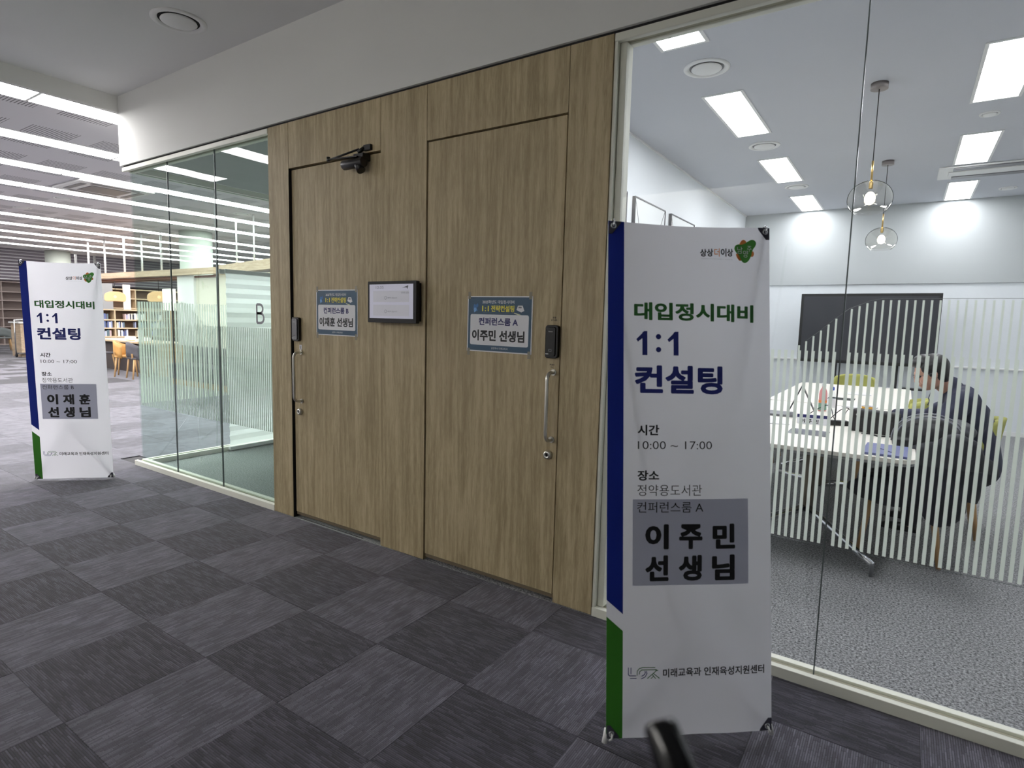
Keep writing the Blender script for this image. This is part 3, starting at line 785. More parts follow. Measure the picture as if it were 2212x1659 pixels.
# ---- paper notices on the doors
M_teal = mat('print_teal', rgb(42, 74, 98), 0.55); M_yel = mat('print_yellow', rgb(236, 224, 84), 0.6)
M_navy = mat('print_navy', rgb(22, 22, 92), 0.6); M_tape = fabric('clear_tape', rgb(200, 196, 180), 0.2, 0.4, 0.6)
M_lb = mat('print_light_blue', rgb(120, 170, 220), 0.6); M_mb = mat('print_mid_blue', rgb(60, 110, 170), 0.6)
def notice(x0, x1, z0, z1, y, room, who, label, tilt):
    wd = x1 - x0; ht = z1 - z0
    e = empty('door_notice', (x0, y, z0), (0, tilt, 0), label=label, cat='notice', group='room notices taped to the doors')
    sh = MB().box((0, -0.0012, 0), (wd, 0, ht)).build('sheet', M_paper, e)
    MB().box((0.006, -0.0016, 0.006), (wd - 0.006, -0.0012, ht - 0.006)).build('printed_ground', M_teal, sh)
    MB().poly(rrect(0.021, 0.036, wd - 0.021, 0.200, 0.010), -0.0020, -0.0016).build('name_field', M_paper, sh)
    sx = wd / 0.4155
    T = lambda b, m, u0, v0, u1, v1, w: text(sh, b, m, u0 * sx, v0, u1 * sx, v1, w, 0.0023)
    T('2025학년도 대입정시대비', M_paper, 0.100, 0.257, 0.305, 0.275, 0.01)
    T('1:1', M_yel, 0.098, 0.216, 0.143, 0.246, 0.025)
    T('전략컨설팅', M_yel, 0.157, 0.214, 0.305, 0.249, 0.03)
    T('컨퍼런스룸 ' + room, M_navy, 0.078, 0.142, 0.330, 0.183, 0.03)
    T(who + ' 선생님', M_ink, 0.034, 0.058, 0.372, 0.118, 0.035)
    T('남양주시 미래교육과', M_paper, 0.165, 0.016, 0.270, 0.027, 0.0)
    MB().box((0.105 * sx, -0.0019, 0.2075), (0.30 * sx, -0.0016, 0.2090)).build('rule', mat('rule_grey', rgb(110, 125, 130), 0.7), sh)
    MB().poly([(0.302 * sx, 0.208), (0.306 * sx, 0.212), (0.345 * sx, 0.202), (0.340 * sx, 0.197)], -0.0024, -0.0016).build('pencil_print', mat('pencil_cream', rgb(220, 220, 190), 0.7), sh)
    MB().poly([(0.318 * sx, 0.226), (0.327 * sx, 0.249), (0.355 * sx, 0.249), (0.366 * sx, 0.222), (0.348 * sx, 0.214)], -0.0022, -0.0016).build('calendar_print', M_paper, sh)
    MB().poly([(0.330 * sx, 0.235), (0.331 * sx, 0.243), (0.349 * sx, 0.243), (0.350 * sx, 0.235)], -0.0026, -0.0022).build('calendar_print', M_inkg, sh)
    MB().poly(smooth_closed([(0.040 * sx, 0.235), (0.045 * sx, 0.254), (0.056 * sx, 0.250), (0.068 * sx, 0.258), (0.072 * sx, 0.243), (0.062 * sx, 0.232), (0.070 * sx, 0.218), (0.052 * sx, 0.222)]), -0.0021, -0.0016).build('puzzle_print', M_mb, sh)
    MB().poly(smooth_closed([(0.042 * sx, 0.228), (0.050 * sx, 0.236), (0.060 * sx, 0.230), (0.060 * sx, 0.218), (0.050 * sx, 0.212), (0.046 * sx, 0.209), (0.044 * sx, 0.218)]), -0.0026, -0.0021).build('puzzle_print', M_lb, sh)
    for tx, tz in ((0.004, ht - 0.016), (wd - 0.022, ht - 0.016), (0.004, -0.022), (wd - 0.022, -0.022)):
        MB().box((tx, -0.0030, tz), (tx + 0.018, -0.0028, tz + 0.038)).build('tape', M_tape, e)
notice(-3.300, -2.894, 1.322, 1.620, 0.0165, 'B', '이재훈', 'teal and white paper notice taped to the left door with the closer', 0.004)
notice(-1.999, -1.581, 1.277, 1.574, 0.0035, 'A', '이주민', 'teal and white paper notice taped to the right door', 0.006)

# ================================================================ X-BANNERS
M_ban = fabric('banner_cloth', rgb(230, 230, 236), 0.42, 0.75)
M_blue = fabric('banner_blue', rgb(22, 42, 134), 0.10, 0.7); M_green = fabric('banner_green', rgb(56, 122, 38), 0.10, 0.7)
M_tgreen = mat('letter_green', rgb(44, 106, 46), 0.7); M_tblue = mat('letter_blue', rgb(20, 34, 114), 0.7)
M_orange = mat('emblem_orange', rgb(222, 132, 64), 0.7); M_eg = mat('emblem_green', rgb(72, 148, 56), 0.7)
M_greyp = fabric('grey_patch_paper', rgb(196, 198, 212), 0.25, 0.75)
M_pvc = mat('dark_pvc_corner', rgb(62, 62, 74), 0.35)
def banner(qx, qy, qz, yaw, tilt, H, room, who, label, wav):
    # local frame: x along the cloth, z up the cloth, +y to the back; origin on the floor under the lower left corner
    e = empty('banner_stand', (qx, qy, 0.0), (-tilt, 0, yaw), label=label, cat='banner', group='tall white cross-frame banner stands')
    off = qz
    def disp(u, v):
        v = v - off
        s = math.sin(PI * min(max(u / 0.6, 0), 1))
        d = 0.010 * s * (0.6 + 0.4 * math.sin(2.1 * v + wav))
        d += 0.004 * math.sin(9 * (u + 0.55 * v) + wav) * math.exp(-((v - 0.45) / 0.5) ** 2) * s
        d += 0.003 * math.sin(14 * u - 7 * v + 2 * wav) * math.exp(-((v - 1.5) / 0.35) ** 2) * s
        d -= 0.004 * math.cos(16 * (u - 0.3) * (1.3 - v)) * (v < 0.8) * s * (0.8 - v)
        return -d
    def sag(u): return 0.010 * math.sin(PI * u / 0.6)
    def sheet(name, m, u0, u1, f0, f1, h, nu, nv):
        b = MB(); b.smooth = True; vs = []
        for j in range(nv + 1):
            for i in range(nu + 1):
                u = u0 + (u1 - u0) * i / nu; a = f0(u); c = f1(u); v = a + (c - a) * j / nv
                vs.append((u, disp(u, v) - h, v))
        b._add(vs, [(j * (nu + 1) + i, j * (nu + 1) + i + 1, (j + 1) * (nu + 1) + i + 1, (j + 1) * (nu + 1) + i) for j in range(nv) for i in range(nu)])
        return b.build(name, m, e if name == 'cloth' else cl)
    O = off
    cl = sheet('cloth', M_ban, 0, 0.6, lambda u: O + 0.4 * sag(u), lambda u: O + H - sag(u), 0.0, 40, 110)
    sheet('blue_band', M_blue, 0.0, 0.057, lambda u: O + 0.472 - u * 0.87, lambda u: O + H - sag(u), 0.0006, 5, 70)
    sheet('green_band', M_green, 0.0, 0.057, lambda u: O + 0.4 * sag(u), lambda u: O + 0.415 - u * 0.87, 0.0006, 5, 24)
    sheet('paper_patch', M_greyp, 0.0905, 0.5115, lambda u: O + 0.519, lambda u: O + 0.8175, 0.0014, 16, 14)
    def T(b, m, u0, v0, u1, v1, w=0.0, h=0.0012, sh=0.0):
        return text(cl, b, m, u0, O + v0, u1, O + v1, w, h, disp, shear=sh)
    T('대입정시대비', M_tgreen, 0.094, 1.446, 0.537, 1.510, 0.034)
    for a_ in (0.102, 0.214):
        for q_ in ([(0.0, 1.378), (0.024, 1.402), (0.024, 1.383), (0.006, 1.369)], [(0.022, 1.322), (0.040, 1.322), (0.040, 1.407), (0.028, 1.407), (0.022, 1.402)]):
            q_ = [(a_ + u_, v_ + O) for u_, v_ in q_]; b = MB(); b.quad(*[(u_, disp(u_, v_) - 0.0013, v_) for u_, v_ in q_]); b.build('lettering', M_tblue, cl)
    for v_ in (1.342, 1.388):
        b = MB(); q_ = [(0.182 + 0.0095 * math.cos(k * PI / 8), v_ + O + 0.0095 * math.sin(k * PI / 8)) for k in range(16)]; b.quad(*[(u_, disp(u_, w_) - 0.0013, w_) for u_, w_ in q_]); b.build('lettering', M_tblue, cl)
    T('컨설팅', M_tblue, 0.096, 1.186, 0.419, 1.287, 0.036)
    T('시간', M_ink, 0.107, 1.040, 0.184, 1.077, 0.028); T('10:00 ~ 17:00', M_ink, 0.108, 0.992, 0.377, 1.020, -0.004)
    T('장소', M_ink, 0.107, 0.882, 0.184, 0.918, 0.028); T('정약용도서관', M_ink, 0.107, 0.829, 0.338, 0.868, -0.004)
    T('컨퍼런스룸 ' + room, M_ink, 0.106, 0.771, 0.343, 0.808, 0.0, 0.0022)
    for i, ch in enumerate(who):
        T(ch, M_ink, 0.135 + i * 0.121, 0.643, 0.219 + i * 0.121, 0.731, 0.040, 0.0022)
    for i, ch in enumerate('선생님'):
        T(ch, M_ink, 0.135 + i * 0.120, 0.533, 0.219 + i * 0.120, 0.623, 0.040, 0.0022)
    T('미래교육과 인재육성지원센터', M_ink, 0.199, 0.203, 0.572, 0.233, 0.020)
    # city logo
    def E(cx, cy):
        px = 1490 + cx / 12.29; py = 500 + cy / 12.29
        return (0.464 + (px - 1586) * 0.00175, 1.747 - (py - 518) * 0.0017 + (px - 1608) * 0.00016)
    def TB(b, m, cx0, cy0, cx1, cy1, w, h=0.0012):
        u0, v1 = E(cx0, cy0); u1, v0 = E(cx1, cy1); T(b, m, u0, v0, u1, v1, w, h)
    TB('상', M_ink, 280, 395, 450, 615, 0.03); TB('상', M_ink, 455, 400, 620, 625, 0.03); TB('더', M_orange, 650, 405, 790, 635, 0.01)
    TB('이', M_ink, 820, 415, 970, 645, 0.03); TB('상', M_ink, 985, 430, 1145, 655, 0.03); TB('NAMYANGJU CITY', M_ink, 310, 660, 1140, 725, 0.0)
    def blob(pts, m, h, name='emblem'):
        q = [E(*p_) for p_ in smooth_closed(pts, 5)]
        b = MB(); n = len(q)
        cu = sum(p_[0] for p_ in q) / n; cv = sum(p_[1] for p_ in q) / n
        vs = [(u, disp(u, v + O) - h, v + O) for u, v in q] + [(cu, disp(cu, cv + O) - h, cv + O)]
        b._add(vs, [(i, (i + 1) % n, n) for i in range(n)]); b.build(name, m, cl)
    blob([(1320, 350), (1360, 260), (1420, 225), (1480, 250), (1500, 310), (1420, 380)], M_orange, 0.0010)
    blob([(1225, 590), (1250, 680), (1310, 760), (1370, 760), (1350, 680), (1280, 590)], M_orange, 0.0010)
    blob([(1620, 560), (1680, 540), (1710, 600), (1690, 670), (1630, 680), (1600, 620)], M_orange, 0.0010)
    blob([(1180, 430), (1210, 365), (1280, 338), (1360, 348), (1450, 330), (1550, 272), (1650, 236), (1730, 262), (1768, 330), (1745, 410), (1690, 480), (1655, 560), (1635, 650), (1580, 760), (1520, 818), (1450, 836), (1390, 800), (1345, 720), (1300, 625), (1230, 550), (1190, 490)], M_eg, 0.0015)
    TB('남', M_paper, 1255, 395, 1395, 590, 0.0, 0.0020); TB('양', M_paper, 1410, 500, 1550, 700, 0.0, 0.0020); TB('주', M_paper, 1520, 392, 1640, 555, 0.0, 0.0020)
    # department logo made of double strokes
    def D(cx, cy):
        px = 1270 + cx / 4.377; py = 1280 + cy / 4.377
        return (0.075 + (px - 1356) * 0.00166, 0.24 - (py - 1442) * 0.0017 - (px - 1356) * 0.00006)
    def strokes(lines, m):
        b = MB()
        for ln in lines:
            q = [D(*p_) for p_ in ln]
            for (u0, v0), (u1, v1) in zip(q[:-1], q[1:]):
                y0 = disp(u0, v0 + O) - 0.0014
                dx, dz = u1 - u0, v1 - v0; L_ = math.hypot(dx, dz) or 1; nx, nz = -dz / L_ * 0.0013, dx / L_ * 0.0013
                ex, ez = dx / L_ * 0.0008, dz / L_ * 0.0008
                b.quad((u0 - nx - ex, y0, v0 - nz - ez + O), (u1 - nx + ex, y0, v1 - nz + ez + O), (u1 + nx + ex, y0, v1 + nz + ez + O), (u0 + nx - ex, y0, v0 + nz - ez + O))
        b.build('emblem', m, cl)
    strokes([[(380, 708), (380, 768), (392, 778), (505, 778), (528, 765), (538, 745), (532, 735)],
             [(404, 708), (404, 762)], [(398, 800), (500, 802), (535, 785), (552, 755), (548, 735)]], M_tblue)
    strokes([[(460, 772), (462, 735), (482, 712), (515, 703), (628, 703)], [(480, 762), (484, 740), (505, 724), (640, 722), (640, 730), (556, 798)],
             [(625, 722), (655, 728)], [(600, 762), (632, 798)], [(610, 752), (668, 796)], [(616, 775), (590, 798)]], M_tgreen)
    # corner pockets, hooks and poles
    for cu, cv, su, sv in ((0, H, 1, -1), (0.6, H, -1, -1), (0, 0, 1, 1), (0.6, 0, -1, 1)):
        a = 0.046; q = [(cu + su * 0.002, cv + sv * 0.003), (cu + su * a, cv + sv * 0.003), (cu + su * (a - 0.004), cv + sv * 0.012), (cu + su * 0.014, cv + sv * a), (cu + su * 0.002, cv + sv * a)]
        if su * sv < 0: q = q[::-1]
        MB().poly([(u, v + O) for u, v in q], -0.0045, -0.0020).build('corner_pocket', M_pvc, e)
        hu, hv = cu + su * 0.018, cv + sv * 0.018 + O
        MB().lathe([(0.0055, -0.0048), (0.0085, -0.0070), (0.0105, -0.0048)], c=(hu, 0, hv), n=16, axis='y').build('eyelet', M_alu, e)
        if sv < 0:
            MB().tube([(hu, 0.012, hv + 0.015), (hu, 0.004, hv + 0.022), (hu, -0.008, hv + 0.020), (hu, -0.015, hv + 0.008), (hu, -0.010, hv - 0.002), (hu, -0.002, hv)], 0.0032, 8).build('hook', M_alu, e)
        else:
            MB().tube([(hu, -0.002, hv), (hu, -0.014, hv - 0.002), (hu - su * 0.003, -0.016, hv - 0.012), (hu - su * 0.006, -0.004, hv - 0.022)], 0.0035, 8).build('hook', M_whitep, e)
    hub = (0.3, 0.10, O + 0.52)
    MB().sphere(hub, 0.028).build('hub', M_blackm, e)
    for su in (-1, 1):
        bu = 0.3 + su * 0.292; b0 = (bu + su * 0.012, 0.006, 0.010)
        MB().cyl((hub[0], hub[1], hub[2]), (bu, 0.010, 0.020 + O), 0.0075, 0.0075, 12).build('leg', M_alu, e)
        MB().cyl((bu, 0.010, 0.028 + O), b0, 0.011, 0.009, 12).build('foot_cap', M_whitep, e)
        MB().tube([hub, (0.3 + su * 0.12, 0.075, O + 1.0), (0.3 + su * 0.22, 0.035, O + 1.45), (0.3 + su * 0.282, 0.012, O + H - 0.005)], 0.005, 8).build('upper_pole', M_blackm, e)
    # rear strut reaches the floor behind (tilted frame)
    z_f = lambda y_: math.tan(tilt) * y_
    MB().cyl(hub, (0.3, 0.46, max(0.008 + z_f(0.46), 0.008)), 0.0075, 0.0075, 12).build('leg', M_alu, e)
    MB().sphere((0.3, 0.46, max(0.010 + z_f(0.46), 0.010)), 0.010).build('foot_cap', M_blackm, e)
    return e
banner(-0.742, -0.786, 0.026, 0.697, 0.140, 1.796, 'A', '이주민', 'tall white banner stand in front of the large glass wall', 0.3)
banner(-6.036, -0.749, 0.012, 0.767, -0.025, 1.825, 'B', '이재훈', 'smaller looking white banner stand at the far corner of the glass box', 1.9)
# (the second cloth leans slightly forward, its rear leg still touches the floor)

# ================================================================ SMALL ROOM: BLIND
bl = empty('window_blind', (-5.86, 0.86, 0), label='white pleated blind drawn down inside the glass box', cat='blind')
MB().box((-0.012, 0, 1.865), (0.022, 3.2, 1.905)).build('head_rail', M_whitep, bl, bevel=0.003)
MB().box((-0.015, -0.06, 1.855), (0.012, 0.0, 1.900)).build('bracket', M_whitep, bl)
for k in range(18):
    z1 = 1.868 - k * 0.1; z0 = z1 - 0.108
    MB()._add([(0.0, 0.01, z1), (0.014, 0.01, (z0 + z1) / 2), (0.004, 0.01, z0), (0.0, 3.19, z1), (0.014, 3.19, (z0 + z1) / 2), (0.004, 3.19, z0)],
              [(0, 1, 4, 3), (1, 2, 5, 4)]).build('slat', M_blind, bl)
MB().box((-0.01, 0.0, 0.012), (0.03, 3.2, 0.05)).build('bottom_rail', M_whitep, bl, bevel=0.006)

# ================================================================ MEETING ROOM FURNITURE
M_top = mat('table_laminate', rgb(242, 237, 226), 0.4)
M_edge = mat('table_edge', rgb(150, 150, 150), 0.5)
def table(yc, label):
    e = empty('meeting_table', (-0.5, yc, 0), label=label, cat='table', group='white meeting tables set end to end')
    MB().polyz(rrect(-0.6, -1.18, 0.6, 1.18, 0.09, 6), 0.715, 0.740).build('tabletop', [M_top], e, bevel=0.003)
    MB().polyz(rrect(-0.597, -1.177, 0.597, 1.177, 0.09, 6), 0.700, 0.7148).build('edge_band', M_edge, e)
    MB().box((-0.07, -0.6, 0.64), (0.07, 0.6, 0.70)).build('cable_tray', M_grey, e)
    MB().box((-0.12, -0.72, 0.738), (0.12, -0.48, 0.7425)).build('socket_flap', M_alu, e)
    for s_ in (-1, 1):
        cy = s_ * 0.40
        MB().cyl((0, cy, 0.16), (0, cy, 0.70), 0.042, n=20).build('column', mat('column_beige', rgb(150, 142, 124), 0.4), e)
        for sx in (-1, 1):
            MB().tube([(0, cy, 0.17), (sx * 0.13, cy + s_ * 0.19, 0.145), (sx * 0.30, cy + s_ * 0.44, 0.105), (sx * 0.44, cy + s_ * 0.65, 0.075)], [0.03, 0.026, 0.021, 0.017], 12).build('leg', M_alu, e)
            MB().cyl((sx * 0.44, cy + s_ * 0.65, 0.0), (sx * 0.44, cy + s_ * 0.65, 0.075), 0.012, 0.010, 12).build('foot', M_grey, e)
            MB().tube([(0, cy, 0.60), (sx * 0.2, cy + s_ * 0.16, 0.655), (sx * 0.5, cy + s_ * 0.4, 0.69)], 0.012, 10).build('bracket', M_alu, e)
    return e
table(2.46, 'white meeting table with objects on it, nearer of two set end to end')
table(4.86, 'empty half of the long white meeting table, nearer the big screen')

M_lime = mat('lime_upholstery', rgb(170, 170, 92), 0.85); M_limed = mat('lime_upholstery_side', rgb(150, 152, 70), 0.85)
def chair():
    e = empty('upholstered_chair')
    pts = smooth_closed([(-0.24, -0.22), (0.0, -0.25), (0.24, -0.22), (0.25, 0.0), (0.22, 0.22), (0.0, 0.24), (-0.22, 0.22), (-0.25, 0.0)], 3)
    MB().polyz(pts, 0.40, 0.47).build('seat', M_lime, e, bevel=0.02, seg=3)
    # curved back (back toward +y, chair faces -y)
    b = MB(); b.smooth = True; n = 14; rowsz = [0.50, 0.56, 0.66, 0.76, 0.83, 0.855]
    def P(i, z, t):
        a = math.radians(-62 + 124 * i / n); r = 0.262 + t; k = (z - 0.5) / 0.35
        cut = 1.0 if z < 0.8 else 1 - 0.16 * (z - 0.8) / 0.055
        return (r * math.sin(a) * cut, 0.0 + r * math.cos(a) * 0.92 + 0.05 * k, z - 0.05 * abs(math.sin(a)) ** 3 * (k > 0.3))
    vs = []
    for t in (0.0, 0.045):
        for z in rowsz:
            for i in range(n + 1): vs.append(P(i, z, t))
    m_ = n + 1; R_ = len(rowsz); fs = []
    for j in range(R_ - 1):
        for i in range(n):
            a_ = j * m_ + i
            fs.append((a_ + 1, a_, a_ + m_, a_ + m_ + 1)); q = R_ * m_
            fs.append((q + a_, q + a_ + 1, q + a_ + m_ + 1, q + a_ + m_))
    q = R_ * m_; t_ = (R_ - 1) * m_
    for i in range(n):
        fs.append((t_ + i, q + t_ + i, q + t_ + i + 1, t_ + i + 1)); fs.append((i, i + 1, q + i + 1, q + i))
    for j in range(R_ - 1):
        fs.append((j * m_, q + j * m_, q + (j + 1) * m_, (j + 1) * m_)); fs.append((j * m_ + n, (j + 1) * m_ + n, q + (j + 1) * m_ + n, q + j * m_ + n))
    b._add(vs, fs); b.build('backrest', M_lime, e)
    for s_ in (-1, 1): MB().bar((s_ * 0.15, 0.20, 0.42), (s_ * 0.17, 0.255, 0.56), 0.03, 0.02).build('back_support', M_oakc, e)
    for sx in (-1, 1):
        for sy in (-1, 1):
            MB().cyl((sx * 0.17, sy * 0.16, 0.41), (sx * 0.215, sy * 0.215, 0.0), 0.022, 0.013, 12).build('leg', M_oakc, e)
    return e
ch = chair()
def put(x, y, rz, label, first=False):
    o = ch if first else copy_tree(ch)
    o.location = (x, y, 0); o.rotation_euler = (0, 0, rz); tag(o, label, 'chair', 'lime green meeting chairs'); return o
put(0.06, 2.0, -PI / 2, 'lime chair under the black coat at the near end of the table', True)
put(0.30, 2.78, -PI / 2, 'lime chair on which the person in navy sits')
put(-0.09, 3.75, -PI / 2, 'lime chair behind the person, third along that side of the table')
put(-1.30, 4.38, PI / 2, 'lime chair at the picture wall side, nearer of the pair seen over the table edge')
put(-1.36, 5.14, PI / 2, 'lime chair at the picture wall side, farther of the pair seen over the table edge')
put(-0.52, 6.25, 0, 'lime chair at the head of the table in front of the big screen')

# big screen on a stand
e = empty('television', (-0.51, 7.6, 0), label='large black flat television on a wheeled stand by the back wall', cat='television')
MB().box((-0.89, 0.0, 0.94), (0.89, 0.06, 1.985)).build('frame', M_black, e, bevel=0.006)
MB().box((-0.85, -0.003, 0.985), (0.85, 0.0, 1.945)).build('screen', mat('dead_screen', rgb(52, 54, 60), 0.3), e)
for x in (-0.375, 0.415): MB().box((x - 0.035, 0.06, 0.06), (x + 0.035, 0.13, 1.7)).build('post', M_blackm, e)
for x in (-0.375, 0.415): MB().box((x - 0.04, -0.3, 0.03), (x + 0.04, 0.42, 0.08)).build('foot', M_blackm, e, bevel=0.01)
MB().box((-0.34, -0.12, 0.585), (0.40, 0.2, 0.605)).build('shelf', M_whitep, e)
e = empty('keyboard', (0.12, 7.6, 0.605), label='black keyboard lying on the television stand shelf', cat='keyboard')
MB().box((-0.16, -0.08, 0), (0.16, 0.08, 0.03)).build('case', M_black, e, bevel=0.006)

# framed line pictures on the left wall
def picture(y0, y1, zt, label):
    e = empty('framed_picture', (-2.444, y0, zt), label=label, cat='picture', group='framed line drawings on the meeting room wall')
    wd = y1 - y0; ht = 0.9
    MB().box((0.004, 0, -ht), (0.028, wd, 0)).build('canvas', mat('canvas_pale', rgb(222, 226, 226), 0.8), e)
    f = MB(); t = 0.012
    f.box((0.0, -t, -ht - t), (0.036, 0.0, t)); f.box((0.0, wd, -ht - t), (0.036, wd + t, t)); f.box((0.0, 0, 0), (0.036, wd, t)); f.box((0.0, 0, -ht - t), (0.036, wd, -ht))
    f.build('frame', mat('frame_charcoal', rgb(70, 70, 74), 0.5), e)
    b = MB()
    for a, c in (((0, 0), (0.3 * wd, -0.55)), ((wd, 0), (0.62 * wd, -0.5)), ((0.3 * wd, -0.55), (0.62 * wd, -0.5)), ((0.3 * wd, -0.55), (0.1 * wd, -ht)), ((0.62 * wd, -0.5), (wd, -ht)), ((0.3 * wd, -0.55), (0.8 * wd, -ht))):
        b.bar((0.029, a[0], a[1]), (0.029, c[0], c[1]), 0.007, 0.002, (1, 0, 0))
    b.build('line_drawing', mat('line_ink', rgb(70, 72, 74), 0.6), e)
picture(2.17, 3.04, 2.742, 'framed line drawing cut by the glass frame, nearest the door')
picture(3.27, 4.15, 2.742, 'framed line drawing in the middle of the visible row')
picture(4.38, 5.26, 2.746, 'framed line drawing farthest along, rising just above the banner')

# ---- things on the table (top at z = .74)
ZT = 0.7405
e = empty('tablet_folder', (-0.040, 1.485, ZT), (0, 0, -0.04), label='closed navy tablet folder lying on the near corner of the table', cat='tablet case')
MB().polyz(rrect(-0.115, -0.175, 0.115, 0.175, 0.012), 0.0, 0.014).build('cover', mat('navy_cover', rgb(98, 104, 148), 0.5), e, bevel=0.003)
MB().bar((-0.05, 0.02, 0.0155), (0.03, -0.10, 0.0155), 0.003, 0.002).build('strap', M_navy, e)
e = empty('name_plate', (-0.52, 2.27, ZT), (0, 0, 0.17), label='white folded name plate with a blue top band on the table', cat='name plate')
MB()._add([(-0.11, -0.02, 0), (0.11, -0.02, 0), (0.11, 0.0, 0.07), (-0.11, 0.0, 0.07), (-0.11, 0.02, 0), (0.11, 0.02, 0), (0.11, 0.001, 0.0695), (-0.11, 0.001, 0.0695)],
          [(0, 1, 2, 3), (5, 4, 7, 6), (3, 2, 6, 7)]).build('card', M_paper, e)
MB()._add([(-0.11, -0.0066, 0.047), (0.11, -0.0066, 0.047), (0.11, -0.0006, 0.07), (-0.11, -0.0006, 0.07)], [(0, 1, 2, 3)]).build('band', M_navy, e)
for i, c in enumerate('이주민'):
    o = text(e, c, M_ink, -0.085 + i * 0.045, 0.010, -0.057 + i * 0.045, 0.040, 0.03, 0.0142)
    o.rotation_euler = (-0.0, 0, 0); o.location = (0, -0.005, 0)
e = empty('desk_stand', (-0.66, 2.66, ZT), (0, 0, 0.12), label='black tent shaped stand on the table behind the name plate', cat='stand')
MB().bar((-0.10, 0, 0.004), (0.0, 0, 0.25), 0.006, 0.15, (0, 1, 0)).build('front_panel', M_blackm, e)
MB().bar((0.12, 0, 0.004), (0.0, 0, 0.25), 0.006, 0.15, (0, 1, 0)).build('rear_panel', mat('stand_grey', rgb(96, 96, 98), 0.5), e)
def bottle(x, y, h, r, body, cap, label):
    e = empty('bottle', (x, y, ZT), label=label, cat='bottle')
    MB().lathe([(0.001, 0), (r, 0.002), (r, h * 0.62), (r * 0.85, h * 0.72), (r * 0.42, h * 0.84), (r * 0.42, h * 0.88)], n=24).build('body', body, e)
    MB().lathe([(r * 0.5, h * 0.87), (r * 0.52, h * 0.97), (r * 0.3, h), (0.001, h)], n=20).build('cap', cap, e)
    return e
b1 = bottle(-0.553, 3.12, 0.245, 0.032, mat('pink_label', rgb(222, 150, 150), 0.4), M_whitep, 'pink labelled bottle with a white cap on the table')
MB().lathe([(0.0325, 0.01), (0.0325, 0.07)], n=24).build('label_band', mat('green_band', rgb(110, 150, 130), 0.5), b1)
MB().lathe([(0.0328, 0.075), (0.0328, 0.095)], n=24).build('label_band', M_orange, b1)
b2 = bottle(-0.478, 3.02, 0.225, 0.031, glass('clear_bottle', (0.93, 0.95, 0.96, 1), 1.5), mat('blue_cap', rgb(60, 90, 190), 0.4), 'clear water bottle with a blue cap on the table')
MB().lathe([(0.0315, 0.05), (0.0315, 0.125)], n=24).build('label_band', M_paper, b2)
e = empty('paper_cup', (-0.215, 2.93, ZT), label='yellow paper cup behind the black bag', cat='cup')
MB().lathe([(0.001, 0.001), (0.028, 0.001), (0.040, 0.095)], n=28).build('wall', mat('cup_yellow', rgb(224, 168, 60), 0.6), e)
MB().lathe([(0.039, 0.095), (0.042, 0.096), (0.041, 0.101), (0.038, 0.098)], n=28).build('rim', M_paper, e)
MB().lathe([(0.001, 0.085), (0.037, 0.085)], n=20).build('drink', mat('drink', rgb(90, 60, 40), 0.3), e)
for i, (x, y, a, wd, dp, lb) in enumerate(((-0.08, 3.28, 0.2, 0.21, 0.297, 'white paper sheets under the hand of the person'), (-0.30, 3.62, -0.1, 0.26, 0.2, 'pale spiral desk calendar lying flat behind the cup'),
                                     (-0.80, 2.22, 0.3, 0.21, 0.297, 'loose white papers at the picture wall edge of the table'), (-0.38, 4.9, 0.15, 0.22, 0.16, 'small white tray like card far along the table'))):
    e = empty('paper_sheets', (x, y, ZT), (0, 0, a), label=lb, cat='paper')
    MB().box((-wd / 2, -dp / 2, 0), (wd / 2, dp / 2, 0.006 if i != 1 else 0.012)).build('sheets', M_paper, e)
e = empty('laptop', (-0.86, 2.62, ZT), (0, 0, 0.1), label='thin grey laptop lying closed near the papers', cat='laptop')
MB().polyz(rrect(-0.16, -0.11, 0.16, 0.11, 0.01), 0.0, 0.018).build('body', M_grey, e, bevel=0.003)
e = empty('shoulder_bag', (-0.135, 2.17, ZT), (0, 0, -0.32), label='black shoulder bag standing on the table by the coat', cat='bag')
MB().box((-0.15, -0.055, 0.0), (0.15, 0.055, 0.15)).build('body', mat('bag_black', rgb(34, 33, 34), 0.75), e, bevel=0.03, seg=4)
MB().box((-0.145, -0.058, 0.09), (0.145, 0.058, 0.155)).build('flap', mat('bag_black_b', rgb(28, 27, 28), 0.7), e, bevel=0.02, seg=3)
MB().cyl((-0.09, -0.059, 0.12), (-0.09, -0.0615, 0.12), 0.007, n=12).build('stud', M_alu, e)
b = MB().tube([(0.13, 0, 0.14), (0.19, -0.05, 0.06), (0.17, -0.12, 0.012), (0.08, -0.15, 0.006), (0.02, -0.10, 0.006), (-0.02, -0.14, 0.006)], 0.005, 8); b.build('strap', M_blackm, e)
def cable(pts, label):
    e = empty('cable', pts[0], label=label, cat='cable')
    p0 = Vector(pts[0]); q = []
    P = [Vector(a) for a in pts]
    for i in range(len(P) - 1):
        a, b_, c, d = P[max(i - 1, 0)], P[i], P[i + 1], P[min(i + 2, len(P) - 1)]
        for j in range(6):
            t = j / 6; q.append(0.5 * (2 * b_ + (c - a) * t + (2 * a - 5 * b_ + 4 * c - d) * t * t + (3 * b_ - a - 3 * c + d) * t ** 3) - p0)
    q.append(P[-1] - p0)
    MB().tube(q, 0.003, 6).build('wire', M_blackm, e)
cable([(-0.62, 2.62, 0.744), (-0.55, 2.75, 0.80), (-0.47, 2.8, 0.83), (-0.42, 2.62, 0.76), (-0.38, 2.5, 0.744)], 'black cable looping up between the stand and the name plate')
cable([(-0.45, 2.35, 0.744), (-0.36, 2.42, 0.85), (-0.31, 2.55, 0.84), (-0.30, 2.45, 0.744)], 'black cable curling beside the charger on the table')
